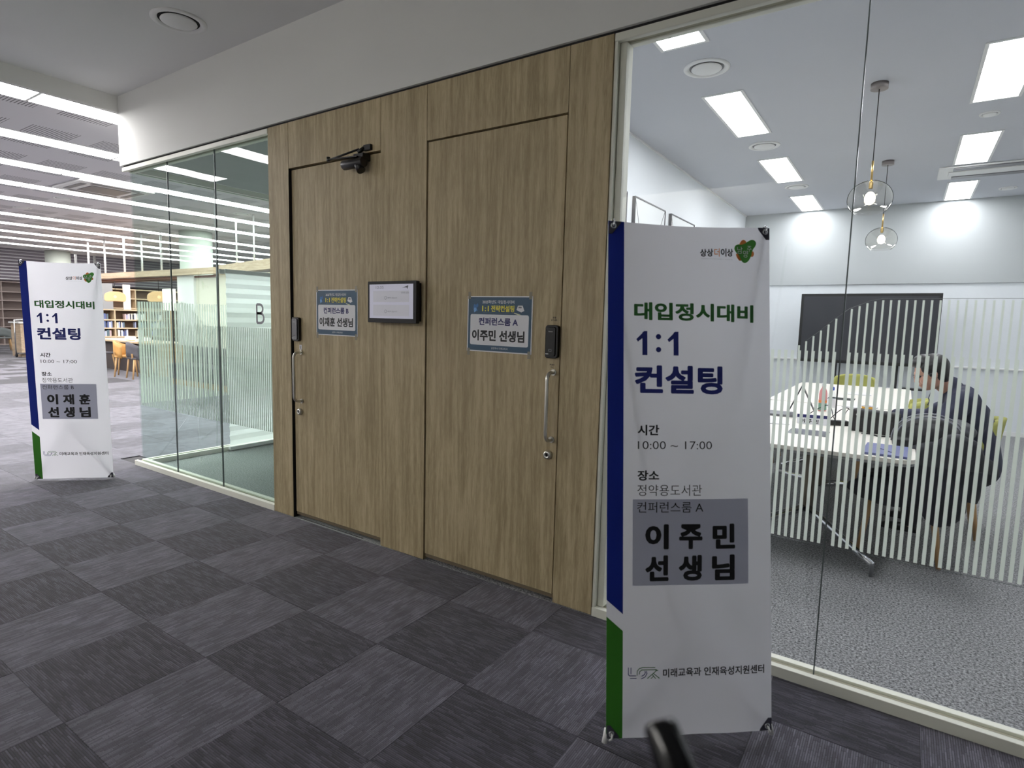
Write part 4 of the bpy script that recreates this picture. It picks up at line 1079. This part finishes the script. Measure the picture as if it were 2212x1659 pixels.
cable([(-0.28, 2.9, 0.744), (-0.33, 2.75, 0.82), (-0.36, 2.6, 0.744)], 'black cable bent over near the yellow cup')
e = empty('power_adapter', (-0.37, 2.36, ZT), (0, 0, 0.4), label='black power adapter beside the name plate', cat='adapter')
MB().box((-0.07, -0.03, 0), (0.07, 0.03, 0.035)).build('case', M_black, e, bevel=0.006)

# ================================================================ COAT AND BACKPACK ON THE NEAR CHAIR
def bake(b, name, m, parent, voxel, smooth=4, label=None, disp=0.0):
    o = b.build(name, m)
    r = o.modifiers.new('r', 'REMESH'); r.mode = 'VOXEL'; r.voxel_size = voxel
    s_ = o.modifiers.new('s', 'SMOOTH'); s_.iterations = smooth; s_.factor = 0.5
    if disp:
        t = bpy.data.textures.new('folds', 'CLOUDS'); t.noise_scale = 0.11; t.noise_depth = 1
        d = o.modifiers.new('d', 'DISPLACE'); d.texture = t; d.strength = disp; d.mid_level = 0.5; d.texture_coords = 'LOCAL'
    dg = bpy.context.evaluated_depsgraph_get(); dg.update()
    me = bpy.data.meshes.new_from_object(o.evaluated_get(dg)); me.name = name
    bpy.data.objects.remove(o)
    me.polygons.foreach_set('use_smooth', [True] * len(me.polygons))
    me.materials.clear()
    me.materials.append(m)
    o = bpy.data.objects.new(name, me); COL.objects.link(o)
    if parent: o.parent = parent
    return tag(o, label)
M_coat = mat('padded_black_cloth', rgb(30, 31, 40), 0.55)
M_coat2 = mat('dark_navy_lining', rgb(26, 28, 44), 0.7)
e = empty('padded_coat', (0.20, 1.98, 0.0), label='black padded coat hung over the lime chair at the near end of the table', cat='coat')
b = MB()
for z in [0.33 + 0.075 * i for i in range(7)]:
    wdt = 0.27 - 0.03 * abs(z - 0.62) * 2
    b.sphere((0.115 - 0.02 * (z < 0.45), 0.0, z), (0.075, wdt, 0.055), 20, 10)
b.sphere((0.10, 0.0, 0.84), (0.10, 0.24, 0.06), 20, 10)
b.sphere((0.0, -0.02, 0.72), (0.10, 0.22, 0.13), 18, 10)
b.sphere((0.15, -0.17, 0.62), (0.07, 0.09, 0.22), 14, 10); b.sphere((0.15, 0.19, 0.62), (0.07, 0.09, 0.22), 14, 10)
b.sphere((0.11, -0.10, 0.36), (0.05, 0.13, 0.10), 14, 10)
b.sphere((-0.02, -0.27, 0.60), (0.17, 0.045, 0.20), 18, 10); b.sphere((0.05, -0.28, 0.46), (0.13, 0.04, 0.18), 18, 10); b.sphere((0.10, -0.27, 0.70), (0.14, 0.05, 0.16), 18, 10)
b.sphere((-0.10, -0.02, 0.50), (0.26, 0.27, 0.045), 20, 10); b.sphere((-0.20, -0.255, 0.45), (0.25, 0.05, 0.09), 18, 10); b.sphere((-0.36, 0.0, 0.46), (0.03, 0.25, 0.09), 16, 10)
bake(b, 'body', M_coat, e, 0.012, 5, disp=0.03)
b = MB()
b.tube([(0.16, -0.20, 0.76), (0.19, -0.25, 0.62), (0.17, -0.25, 0.46)], [0.06, 0.062, 0.05], 14)
bake(b, 'sleeve', M_coat, e, 0.012, 4, disp=0.02)
MB().tube([(0.05, -0.15, 0.31), (0.05, -0.155, 0.25)], 0.004, 6).build('drawcord', M_blackm, e)
e = empty('backpack', (0.15, 1.84, 0.505), (0, 0, 0.05), label='black backpack with grey piping on the chair seat beside the coat', cat='backpack')
b = MB(); b.box((-0.17, -0.11, 0.0), (0.19, 0.12, 0.28)); b.sphere((0.01, 0.0, 0.28), (0.185, 0.12, 0.15), 20, 12); b.sphere((0.01, -0.10, 0.12), (0.13, 0.07, 0.11), 16, 10)
bake(b, 'body', mat('backpack_nylon', rgb(30, 30, 33), 0.5), e, 0.010, 6, disp=0.012)
M_pipe = mat('grey_piping', rgb(128, 130, 138), 0.35)
for rr, yy in ((0.190, -0.050), (0.172, -0.085)):
    MB().tube([(0.01 + rr * math.cos(math.radians(a)), yy, 0.28 + rr * 0.86 * math.sin(math.radians(a))) for a in range(-5, 190, 12)], 0.005, 8).build('piping', M_pipe, e)

# ================================================================ PERSON
K = 1.025
def Q(x, y, z): return tuple(CAM + (Vector((x, y, z)) - CAM) * K)
pe = empty('person', Q(0.47, 2.60, 0.0)[:2] + (0.0,), label='person in a navy jacket with glasses and dark hair leaning over the table', cat='person')
PO = Vector(pe.location)
def L3(*p_): return tuple(Vector(Q(*p_)) - PO)
def chain(b, pts, rs, n=14):
    for (p0, r0), (p1, r1) in zip(list(zip(pts, rs))[:-1], list(zip(pts, rs))[1:]):
        b.cyl(p0, p1, r0, r1, n)
    for p_, r_ in zip(pts, rs): b.sphere(p_, r_, n, 10)
M_skin = mat('skin', rgb(206, 158, 136), 0.5)
M_skin.node_tree.nodes['Principled BSDF'].inputs['Subsurface Weight'].default_value = 0.08
b = MB()
hip = L3(0.46, 2.58, 0.54); chest = L3(0.36, 2.50, 0.86); nb = L3(0.285, 2.455, 1.045); hc = Vector(L3(0.163, 2.365, 1.163))
chain(b, [hip, chest, nb], [0.13, 0.12, 0.06]); chain(b, [nb, tuple(hc + Vector((0.045, 0.02, -0.045)))], [0.056, 0.058])
# head: looks toward -x, tipped down
hd = Vector((-0.93, -0.16, -0.33)).normalized(); hs = hd.cross(Vector((0, 0, 1))).normalized(); hu = hs.cross(hd).normalized()
def HP(f, s_, u): return tuple(hc + hd * f + hs * s_ + hu * u)
class HB(MB): pass
def ell(b, c, r, n=18, m=12):
    t = MB(); t.sphere((0, 0, 0), (1, 1, 1), n, m)
    b._add([HP(c[0] + v[0] * r[0], c[1] + v[1] * r[1], c[2] + v[2] * r[2]) for v in t.v], t.f)
ell(b, (-0.005, 0, 0.03), (0.098, 0.077, 0.088)); ell(b, (0.018, 0, -0.03), (0.070, 0.062, 0.085)); ell(b, (0.048, 0, -0.085), (0.034, 0.040, 0.026))
ell(b, (0.085, 0, 0.022), (0.014, 0.05, 0.012)); ell(b, (0.094, 0, -0.012), (0.016, 0.012, 0.028)); ell(b, (0.100, 0, -0.030), (0.016, 0.016, 0.012))
ell(b, (0.082, 0, -0.060), (0.013, 0.025, 0.006)); ell(b, (0.081, 0, -0.070), (0.012, 0.022, 0.006))
for s_ in (-1, 1):
    ell(b, (-0.004, s_ * 0.077, -0.004), (0.016, 0.008, 0.031)); ell(b, (0.055, s_ * 0.038, -0.03), (0.03, 0.025, 0.03))
# arms
def hand(b, w0, d, up, side, curl=0.35, sc=1.0):
    d = Vector(d).normalized(); up = Vector(up).normalized(); sd = d.cross(up).normalized() * side; w0 = Vector(w0)
    palm = [w0, w0 + d * 0.045 * sc, w0 + d * 0.085 * sc]
    for k in (-1, -0.33, 0.33, 1): chain(b, [tuple(w0 + sd * 0.012 * k), tuple(w0 + d * 0.08 * sc + sd * 0.027 * k)], [0.016, 0.012], 8)
    for k, ln in ((-1, 0.058), (-0.33, 0.070), (0.33, 0.074), (1, 0.066)):
        a = w0 + d * 0.082 * sc + sd * 0.028 * k; d2 = (d - up * curl).normalized(); d3 = (d - up * curl * 2.4).normalized(); d4 = (d - up * curl * 3.6).normalized()
        c1_ = a + d2 * ln * 0.45; c2_ = c1_ + d3 * ln * 0.32; c3_ = c2_ + d4 * ln * 0.25
        chain(b, [tuple(a), tuple(c1_), tuple(c2_), tuple(c3_)], [0.0098, 0.0088, 0.0080, 0.0070], 8)
    t0 = w0 + d * 0.02 + sd * 0.024; t1 = t0 + d * 0.028 + sd * 0.026 - up * 0.006; t2 = t1 + d * 0.028 + sd * 0.004 - up * 0.004
    chain(b, [tuple(t0), tuple(t1), tuple(t2)], [0.014, 0.0105, 0.009], 8)
shN = L3(0.335, 2.285, 0.985); elN = L3(0.215, 2.17, 0.815); wrN = L3(0.01, 2.40, 0.800)
shF = L3(0.365, 2.665, 0.985); elF = L3(0.20, 2.84, 0.815); wrF = L3(-0.045, 2.865, 0.800)
chain(b, [shN, elN, wrN], [0.055, 0.043, 0.028]); chain(b, [shF, elF, wrF], [0.055, 0.043, 0.028])
hand(b, wrN, (-0.75, 0.65, -0.03), (0, 0, 1), -1); hand(b, wrF, (-0.97, 0.15, -0.05), (0, 0, 1), 1)
kn = [L3(0.10, 2.42, 0.52), L3(0.10, 2.70, 0.52)]; an = [L3(0.12, 2.40, 0.09), L3(0.14, 2.72, 0.09)]
for k_, a_ in zip(kn, an):
    chain(b, [(hip[0], k_[1], hip[2] - 0.02), k_, a_], [0.085, 0.058, 0.04])
    a0 = Vector(a_); chain(b, [tuple(a0 + Vector((0.02, 0, -0.045))), tuple(a0 + Vector((-0.13, 0, -0.055)))], [0.036, 0.028])
bake(b, 'body', M_skin, pe, 0.0065, 3)
# jacket over torso and arms
b = MB()
chain(b, [L3(0.47, 2.59, 0.52), L3(0.44, 2.55, 0.68), L3(0.385, 2.50, 0.86), L3(0.32, 2.47, 0.99)], [0.155, 0.150, 0.148, 0.105], 20)
for s_, sh, el, wr in ((-1, shN, elN, wrN), (1, shF, elF, wrF)):
    w2 = Vector(el) + (Vector(wr) - Vector(el)) * 0.86
    chain(b, [L3(0.35, 2.475 + s_ * 0.10, 0.985), sh, el, tuple(w2)], [0.105, 0.082, 0.062, 0.044], 18)
chain(b, [L3(0.30, 2.46, 1.035), L3(0.275, 2.44, 1.075)], [0.080, 0.068], 18)
b.sphere(L3(0.40, 2.38, 0.88), (0.10, 0.10, 0.14)); b.sphere(L3(0.41, 2.60, 0.88), (0.10, 0.10, 0.14))
bake(b, 'jacket', mat('navy_jacket', rgb(30, 34, 62), 0.7), pe, 0.011, 4, disp=0.02)
b = MB()
for k_, a_ in zip(kn, an):
    chain(b, [(hip[0] + 0.02, k_[1], hip[2] - 0.02), k_, tuple(Vector(a_) + Vector((0, 0, 0.02)))], [0.105, 0.075, 0.055], 16)
bake(b, 'trousers', mat('dark_trousers', rgb(28, 28, 34), 0.8), pe, 0.011, 3, disp=0.01)
for a_ in an:
    a0 = Vector(a_); b = MB(); chain(b, [tuple(a0 + Vector((0.03, 0, -0.045))), tuple(a0 + Vector((-0.06, 0, -0.045))), tuple(a0 + Vector((-0.15, 0, -0.052)))], [0.045, 0.043, 0.036], 12)
    bake(b, 'shoe', M_black, pe, 0.008, 2)
# hair: cap leaving the face free
b = MB()
ell(b, (-0.022, 0, 0.045), (0.098, 0.088, 0.090)); ell(b, (-0.055, 0, -0.005), (0.062, 0.080, 0.082)); ell(b, (0.050, 0, 0.092), (0.058, 0.068, 0.036)); ell(b, (0.030, 0, 0.115), (0.05, 0.055, 0.03))
for s_ in (-1, 1): ell(b, (0.012, s_ * 0.062, 0.045), (0.052, 0.024, 0.042)); ell(b, (0.020, s_ * 0.074, 0.012), (0.012, 0.008, 0.03))
bake(b, 'hair', mat('black_hair', rgb(30, 27, 27), 0.45), pe, 0.0065, 2, disp=0.006)
b = MB()
for s_ in (-1, 1):
    b.tube([HP(0.100, s_ * 0.034 + 0.023 * math.cos(t_ * PI / 8), 0.000 + 0.018 * math.sin(t_ * PI / 8)) for t_ in range(16)], 0.0014, 6, closed=True)
    b.tube([HP(0.098, s_ * 0.057, 0.004), HP(0.06, s_ * 0.079, 0.006), HP(0.0, s_ * 0.084, 0.008)], 0.0014, 6)
b.tube([HP(0.104, -0.011, 0.002), HP(0.108, 0, 0.004), HP(0.104, 0.011, 0.002)], 0.0014, 6)
b.build('glasses', M_grey, pe)
for s_ in (-1, 1):
    t = MB(); ell(t, (0.079, s_ * 0.033, 0.0), (0.011, 0.013, 0.008)); t.build('eye', M_blackg, pe)
    t = MB(); ell(t, (0.090, s_ * 0.034, 0.021), (0.007, 0.020, 0.004)); t.build('eyebrow', M_blackm, pe)
MB().tube([L3(0.175, 2.375, 1.05), L3(0.16, 2.37, 0.99), L3(0.18, 2.36, 0.93)], 0.003, 6).build('lanyard', mat('lanyard_blue', rgb(70, 80, 110), 0.6), pe)
MB().tube([L3(0.19, 2.42, 1.04), L3(0.175, 2.40, 0.99), L3(0.16, 2.39, 0.94)], 0.003, 6).build('lanyard', mat('lanyard_blue_b', rgb(70, 80, 110), 0.6), pe)

# ================================================================ LIBRARY
def column(x, y, r, label):
    e = empty('round_column', (x, y, 0), kind='structure'); MB().cyl((0, 0, 0), (0, 0, 3.2), r, n=40).build('shaft', plaster('column_paint', rgb(196, 202, 192)), e)
column(-12.93, 4.33, 0.32, ''); column(-21.3, 4.62, 0.31, '')
# reading nook: oak beam on slim white rods, back shelf, desk
nk = empty('reading_nook_frame', (0, 0, 0), label='oak beam canopy hung on slim white rods in the library', cat='canopy')
MB().box((-18.2, 3.9, 2.245), (-11.5, 4.02, 2.370)).build('beam', M_oakh, nk)
MB().box((-18.2, 4.02, 2.19), (-11.6, 4.14, 2.235)).build('slat', mat('dark_oak', rgb(120, 80, 62), 0.5), nk)
MB().box((-18.2, 4.14, 2.17), (-11.6, 4.26, 2.215)).build('slat', mat('dark_oak_b', rgb(108, 74, 58), 0.5), nk)
MB().bar((-11.4, 3.96, 2.31), (-7.9, 3.30, 2.31), 0.12, 0.17).build('beam', M_oakh, nk)
for x in (-17.4, -16.46, -15.43, -14.57, -13.68): MB().cyl((x, 3.96, 2.37), (x, 3.96, 3.2), 0.022, n=10).build('rod', M_whitep, nk)
for x, y in ((-10.49, 3.79), (-9.70, 3.64), (-8.9, 3.5)): MB().cyl((x, y, 2.39), (x, y, 3.2), 0.014, n=10).build('rod', M_whitep, nk)
for x, y in ((-23.9, 6.0), (-22.4, 6.0)): MB().cyl((x, y, 0), (x, y, 3.6), 0.035, n=10).build('rod', M_whitep, nk)
# white partition block behind the beam, dark bench below
MB().box((-13.12, 4.0, 0.76), (-12.45, 4.12, 2.24)).build('wall_nook', M_white, kind='structure')
MB().box((-12.45, 4.05, 0.76), (-9.4, 4.17, 2.24)).build('wall_nook', plaster('nook_warm_paint', rgb(222, 218, 200)), kind='structure')
e = empty('bench', (-11.3, 3.95, 0), label='long dark bench under the pale partition behind the glass box', cat='bench')
MB().box((-1.25, 0.0, 0.38), (1.6, 0.30, 0.76)).build('backrest', mat('bench_charcoal', rgb(58, 58, 62), 0.8), e, bevel=0.03)
MB().box((-1.25, -0.5, 0.12), (1.6, 0.0, 0.42)).build('seat', mat('bench_charcoal_b', rgb(52, 52, 56), 0.8), e, bevel=0.03)
MB().box((-1.2, -0.45, 0.0), (1.55, 0.25, 0.12)).build('plinth', M_oakc, e)

BOOKC = [rgb(*c) for c in ((210, 212, 220), (236, 236, 232), (90, 104, 150), (150, 160, 190), (84, 80, 100), (190, 168, 166), (90, 110, 120), (228, 214, 190), (40, 44, 60), (120, 150, 180))]
BCN = ['pale grey', 'white', 'blue', 'lavender', 'plum', 'pink', 'slate', 'cream', 'dark navy', 'sky blue']
BM = [mat('book_cover_%d' % i, c, 0.6) for i, c in enumerate(BOOKC)]
bookm = [MB().box((0, 0, 0), (1, 1, 1)).mesh('book', m) for m in BM]
def shelf_unit(x, y0, y1, levels, ztop, depth, m_wood, label, books, group, label_b, base0=0.0, div=0.9, back=(98, 78, 60)):
    """bookcase facing +x"""
    e = empty('bookcase', (x, y0, 0), label=label, cat='bookcase')
    wd = y1 - y0
    MB().box((-depth, 0, base0), (-depth + 0.02, wd, ztop)).build('back_panel', mat('shelf_back', rgb(*back), 0.7), e)
    for z in levels + [ztop]: MB().box((-depth, 0, z - 0.035), (0, wd, z)).build('shelf', m_wood, e)
    k = 0
    while k * div <= wd + 0.01: MB().box((-depth, k * div - 0.015, base0), (0.002, k * div + 0.015, ztop)).build('upright', m_wood, e); k += 1
    quota = books // max(len(levels), 1)
    for z in levels:
        y = 0.05 + (1.2 if wd > 5 else 0.0); books = quota
        while y < wd - 0.08:
            if random.random() < 0.12: y += random.uniform(0.1, 0.3); continue
            ph = y % div
            if ph > div - 0.07 or ph < 0.02: y += 0.06; continue
            if books <= 0: break
            t = random.uniform(0.022, 0.05); h = random.uniform(0.13, 0.19)
            o = bpy.data.objects.new('book', random.choice(bookm)); COL.objects.link(o)
            o.scale = (0.14, t, h); o.location = (x - 0.17, y0 + y, z); tag(o, '%s book on %s shelf of the %s' % (BCN[BM.index(o.data.materials[0])], ordn[levels.index(z)] + ' (from below)', label_b), 'book', group); books -= 1
            y += t + 0.002
    return e
shelf_unit(-19.0, 4.25, 6.55, [0.74, 0.985, 1.225], 1.515, 0.3, M_oaks, 'low oak bookcase behind the reading desk in the library', 170, 'small books on the oak bookcase', 'low oak bookcase', 0.0)
# room beyond the low bookcase
MB().box((-20.6, 5.35, 0), (-20.4, 5.68, 2.3)).build('wall_pillar', plaster('grey_pillar', rgb(150, 150, 150)), kind='structure')
MB().box((-20.55, 6.02, 0), (-20.5, 6.22, 2.3)).build('wall_pillar', plaster('pale_pillar', rgb(226, 216, 206)), kind='structure')
shelf_unit(-21.5, 5.9, 8.9, [0.3, 0.62, 0.94, 1.26, 1.58, 1.90], 2.2, 0.3, M_oaks, 'tall oak bookcase standing farther back beyond the low bookcase', 0, '', '')
# far dark bookcases
lw = MB().box((-30.6, -2.0, 2.58), (-30.1, 13.3, 4.0)).build('wall_louvre', mat('louvre_back', rgb(186, 178, 188), 0.9), kind='structure')
for k in range(11):
    MB().box((-30.1, -2.0, 2.62 + k * 0.125), (-29.9, 13.3, 2.66 + k * 0.125)).build('slat', M_baf, lw)
shelf_unit(-30.0, 0.6, 8.6, [0.05, 0.4, 0.75, 1.1, 1.45, 1.8, 2.15], 2.55, 0.35, mat('dark_shelf', rgb(190, 176, 170), 0.7), 'wide dark bookcase along the far end of the library', 120, 'books on the far dark bookcase', 'far dark bookcase', div=1.0, back=(140, 128, 124))

# reading desk
e = empty('reading_desk', (-15.5, 3.95, 0), label='pale oak reading desk with glowing table lamps in the library nook', cat='desk')
MB().box((-2.0, 0, 0.71), (1.6, 0.85, 0.75)).build('desktop', M_oaks, e)
MB().box((-1.9, 0.12, 0.0), (1.5, 0.16, 0.70)).build('modesty_panel', mat('dark_panel', rgb(64, 56, 54), 0.8), e)
MB().box((1.5, 0.02, 0.0), (1.58, 0.8, 0.71)).build('leg', M_oakc, e); MB().box((-1.98, 0.02, 0.0), (-1.9, 0.8, 0.71)).build('leg', M_oakc, e)
def desk_lamp(x, label):
    e = empty('table_lamp', (x, 4.15, 0.75), label=label, cat='table lamp')
    MB().box((-0.12, -0.05, 0.0), (0.12, 0.05, 0.02)).build('base', M_oakc, e)
    MB().box((-0.17, -0.06, 0.02), (0.17, 0.06, 0.10)).build('shade', M_warml, e, bevel=0.02)
desk_lamp(-15.75, 'low glowing lamp on the reading desk next to the banner'); desk_lamp(-15.0, 'low glowing lamp on the reading desk beside the white card')
e = empty('table_card', (-15.02, 4.05, 0.75), label='white upright card with red lines on the reading desk', cat='card')
MB().box((-0.10, 0, 0), (0.10, 0.02, 0.29)).build('card', M_paper, e)
for z in (0.17, 0.13): MB().box((-0.06, -0.002, z), (0.06, 0.0, z + 0.012)).build('printed_line', mat('card_red', rgb(200, 90, 70), 0.6), e)
def shell_lamp(x, y, z, label, m):
    e = empty('pendant_lamp', (x, y, z), label=label, cat='pendant lamp')
    # drum of bent veneer seen from its side
    e.rotation_euler = (0, 0, math.radians(68))
    pts = smooth_closed([(-0.22, -0.03), (-0.20, 0.06), (-0.11, 0.115), (0.0, 0.12), (0.11, 0.115), (0.20, 0.06), (0.22, -0.03), (0.19, -0.11), (0.0, -0.105), (-0.19, -0.11)], 3)
    MB().poly(pts, -0.09, 0.09).build('shade', m, e, bevel=0.01)
    MB().cyl((0, -0.10, -0.0), (0, -0.09, -0.0), 0.035, n=20).build('bulb_opening', mat('opening_glow', rgb(236, 205, 160), 0.5, emit=rgb(240, 205, 160), es=0.4), e)
    MB().cyl((0, 0, 0.115), (0, 0, 2.17 - z), 0.006, n=6).build('cord', M_blackm, e)
M_ven = mat('veneer_shade', rgb(224, 186, 138), 0.6, emit=rgb(224, 180, 130), es=0.12)
shell_lamp(-15.8, 3.88, 1.80, 'bent veneer pendant lamp left of the glass box, over the reading desk', M_ven)
shell_lamp(-13.9, 3.98, 1.79, 'bent veneer pendant lamp seen through the greenish glass', M_ven)
e = empty('wall_lamp', (-13.35, 3.93, 0), label='tall glowing box lamp at the end of the pale partition', cat='wall lamp')
MB().box((-0.17, -0.05, 1.5), (0.17, 0.06, 1.96)).build('shade', M_warml, e); MB().box((-0.03, 0.0, 0.0), (0.03, 0.06, 1.5)).build('post', M_oakc, e)

def library_chair(x, y, rz, m_seat, label, shell=False):
    e = empty('library_chair', (x, y, 0), (0, 0, rz), label=label, cat='chair')
    MB().polyz(rrect(-0.23, -0.22, 0.23, 0.22, 0.07), 0.43, 0.47).build('seat', m_seat, e, bevel=0.01)
    b = MB(); b.smooth = True; n = 10; vs = []
    for t in (0.0, 0.02 if not shell else 0.04):
        for z in (0.50, 0.60, 0.72, 0.80):
            for i in range(n + 1):
                a = math.radians(-75 + 150 * i / n); vs.append(((0.24 + t) * math.sin(a), (0.22 + t) * math.cos(a), z - (0.10 if shell else 0.02) * abs(math.sin(a)) ** 2))
    m_ = n + 1; R_ = 4; fs = []; q = R_ * m_
    for j in range(R_ - 1):
        for i in range(n):
            a_ = j * m_ + i; fs.append((a_ + 1, a_, a_ + m_, a_ + m_ + 1)); fs.append((q + a_, q + a_ + 1, q + a_ + m_ + 1, q + a_ + m_))
    for i in range(n):
        t_ = (R_ - 1) * m_; fs.append((t_ + i, q + t_ + i, q + t_ + i + 1, t_ + i + 1)); fs.append((i, i + 1, q + i + 1, q + i))
    for j in range(R_ - 1):
        fs.append((j * m_, q + j * m_, q + (j + 1) * m_, (j + 1) * m_)); fs.append((j * m_ + n, (j + 1) * m_ + n, q + (j + 1) * m_ + n, q + j * m_ + n))
    b._add(vs, fs); b.build('backrest', m_seat if shell else M_oakc, e)
    for sx in (-1, 1):
        for sy in (-1, 1): MB().cyl((sx * 0.19, sy * 0.17, 0.44), (sx * 0.23, sy * 0.22, 0.0), 0.02, 0.015, 8).build('leg', M_oakc, e)
        MB().bar((sx * 0.18, 0.2, 0.44), (sx * 0.2, 0.215, 0.55), 0.03, 0.02).build('back_support', M_oakc, e)
M_orch = mat('amber_seat', rgb(196, 148, 84), 0.55)
library_chair(-14.65, 3.60, 2.6, M_orch, 'amber wooden chair at the reading desk beside the glass box', True)
library_chair(-16.1, 3.62, 3.3, mat('grey_shell', rgb(84, 82, 88), 0.8), 'grey shell chair at the reading desk next to the banner', True)
library_chair(-13.9, 3.55, 3.0, mat('grey_shell_b', rgb(84, 82, 88), 0.8), 'grey shell chair behind the greenish glass at the reading desk', True)
library_chair(-26.0, 4.45, 1.4, mat('grey_easy', rgb(120, 126, 126), 0.8), 'pale grey easy chair at the far left by the dark bookcase', True)
# wheeled cart and counter next to the banner
e = empty('book_cart', (-22.9, 4.0, 0), label='tall wooden return counter with a trolley frame beside the banner', cat='counter')
MB().box((-0.2, -0.1, 0.0), (0.6, 0.9, 1.02)).build('cabinet', M_oakh, e)
MB().box((-0.25, -0.15, 1.02), (0.65, 0.95, 1.06)).build('top', M_whitep, e)
MB().tube([(0.65, -0.25, 0.06), (0.65, -0.25, 1.12), (0.65, 0.5, 1.18)], 0.02, 8).build('handle_frame', M_alu, e)
MB().box((0.5, -0.2, 0.1), (0.7, 0.2, 0.14)).build('trolley_shelf', M_alu, e)
MB().cyl((0.6, -0.25, 0.06), (0.6, -0.21, 0.06), 0.06, n=14).build('wheel', M_black, e)

# ================================================================ BLACK STAND IN THE FOREGROUND
e = empty('black_stand', (-0.055, -2.175, 0.0), label='blurred black rod of a floor stand in front of the large banner', cat='stand')
O_ = Vector(e.location)
def R3(x, y, z): return tuple(Vector((x, y, z)) - O_)
MB().tube([R3(-0.1268, -2.1365, 1.1560), R3(-0.1262, -2.1369, 1.1552), R3(-0.1240, -2.1385, 1.1525), R3(-0.108, -2.149, 1.1335), R3(-0.084, -2.163, 1.104), R3(-0.060, -2.173, 1.055), R3(-0.055, -2.175, 0.98)],
          [0.006, 0.0105, 0.0125, 0.0140, 0.0148, 0.0148, 0.0145], 24).build('grip', M_blackg, e)
MB().cyl((0, 0, 0.02), (0, 0, 0.98), 0.012, n=16).build('pole', M_blackm, e)
MB().lathe([(0.001, 0.0), (0.14, 0.0), (0.14, 0.012), (0.02, 0.022), (0.001, 0.022)], n=32).build('base', M_blackm, e)
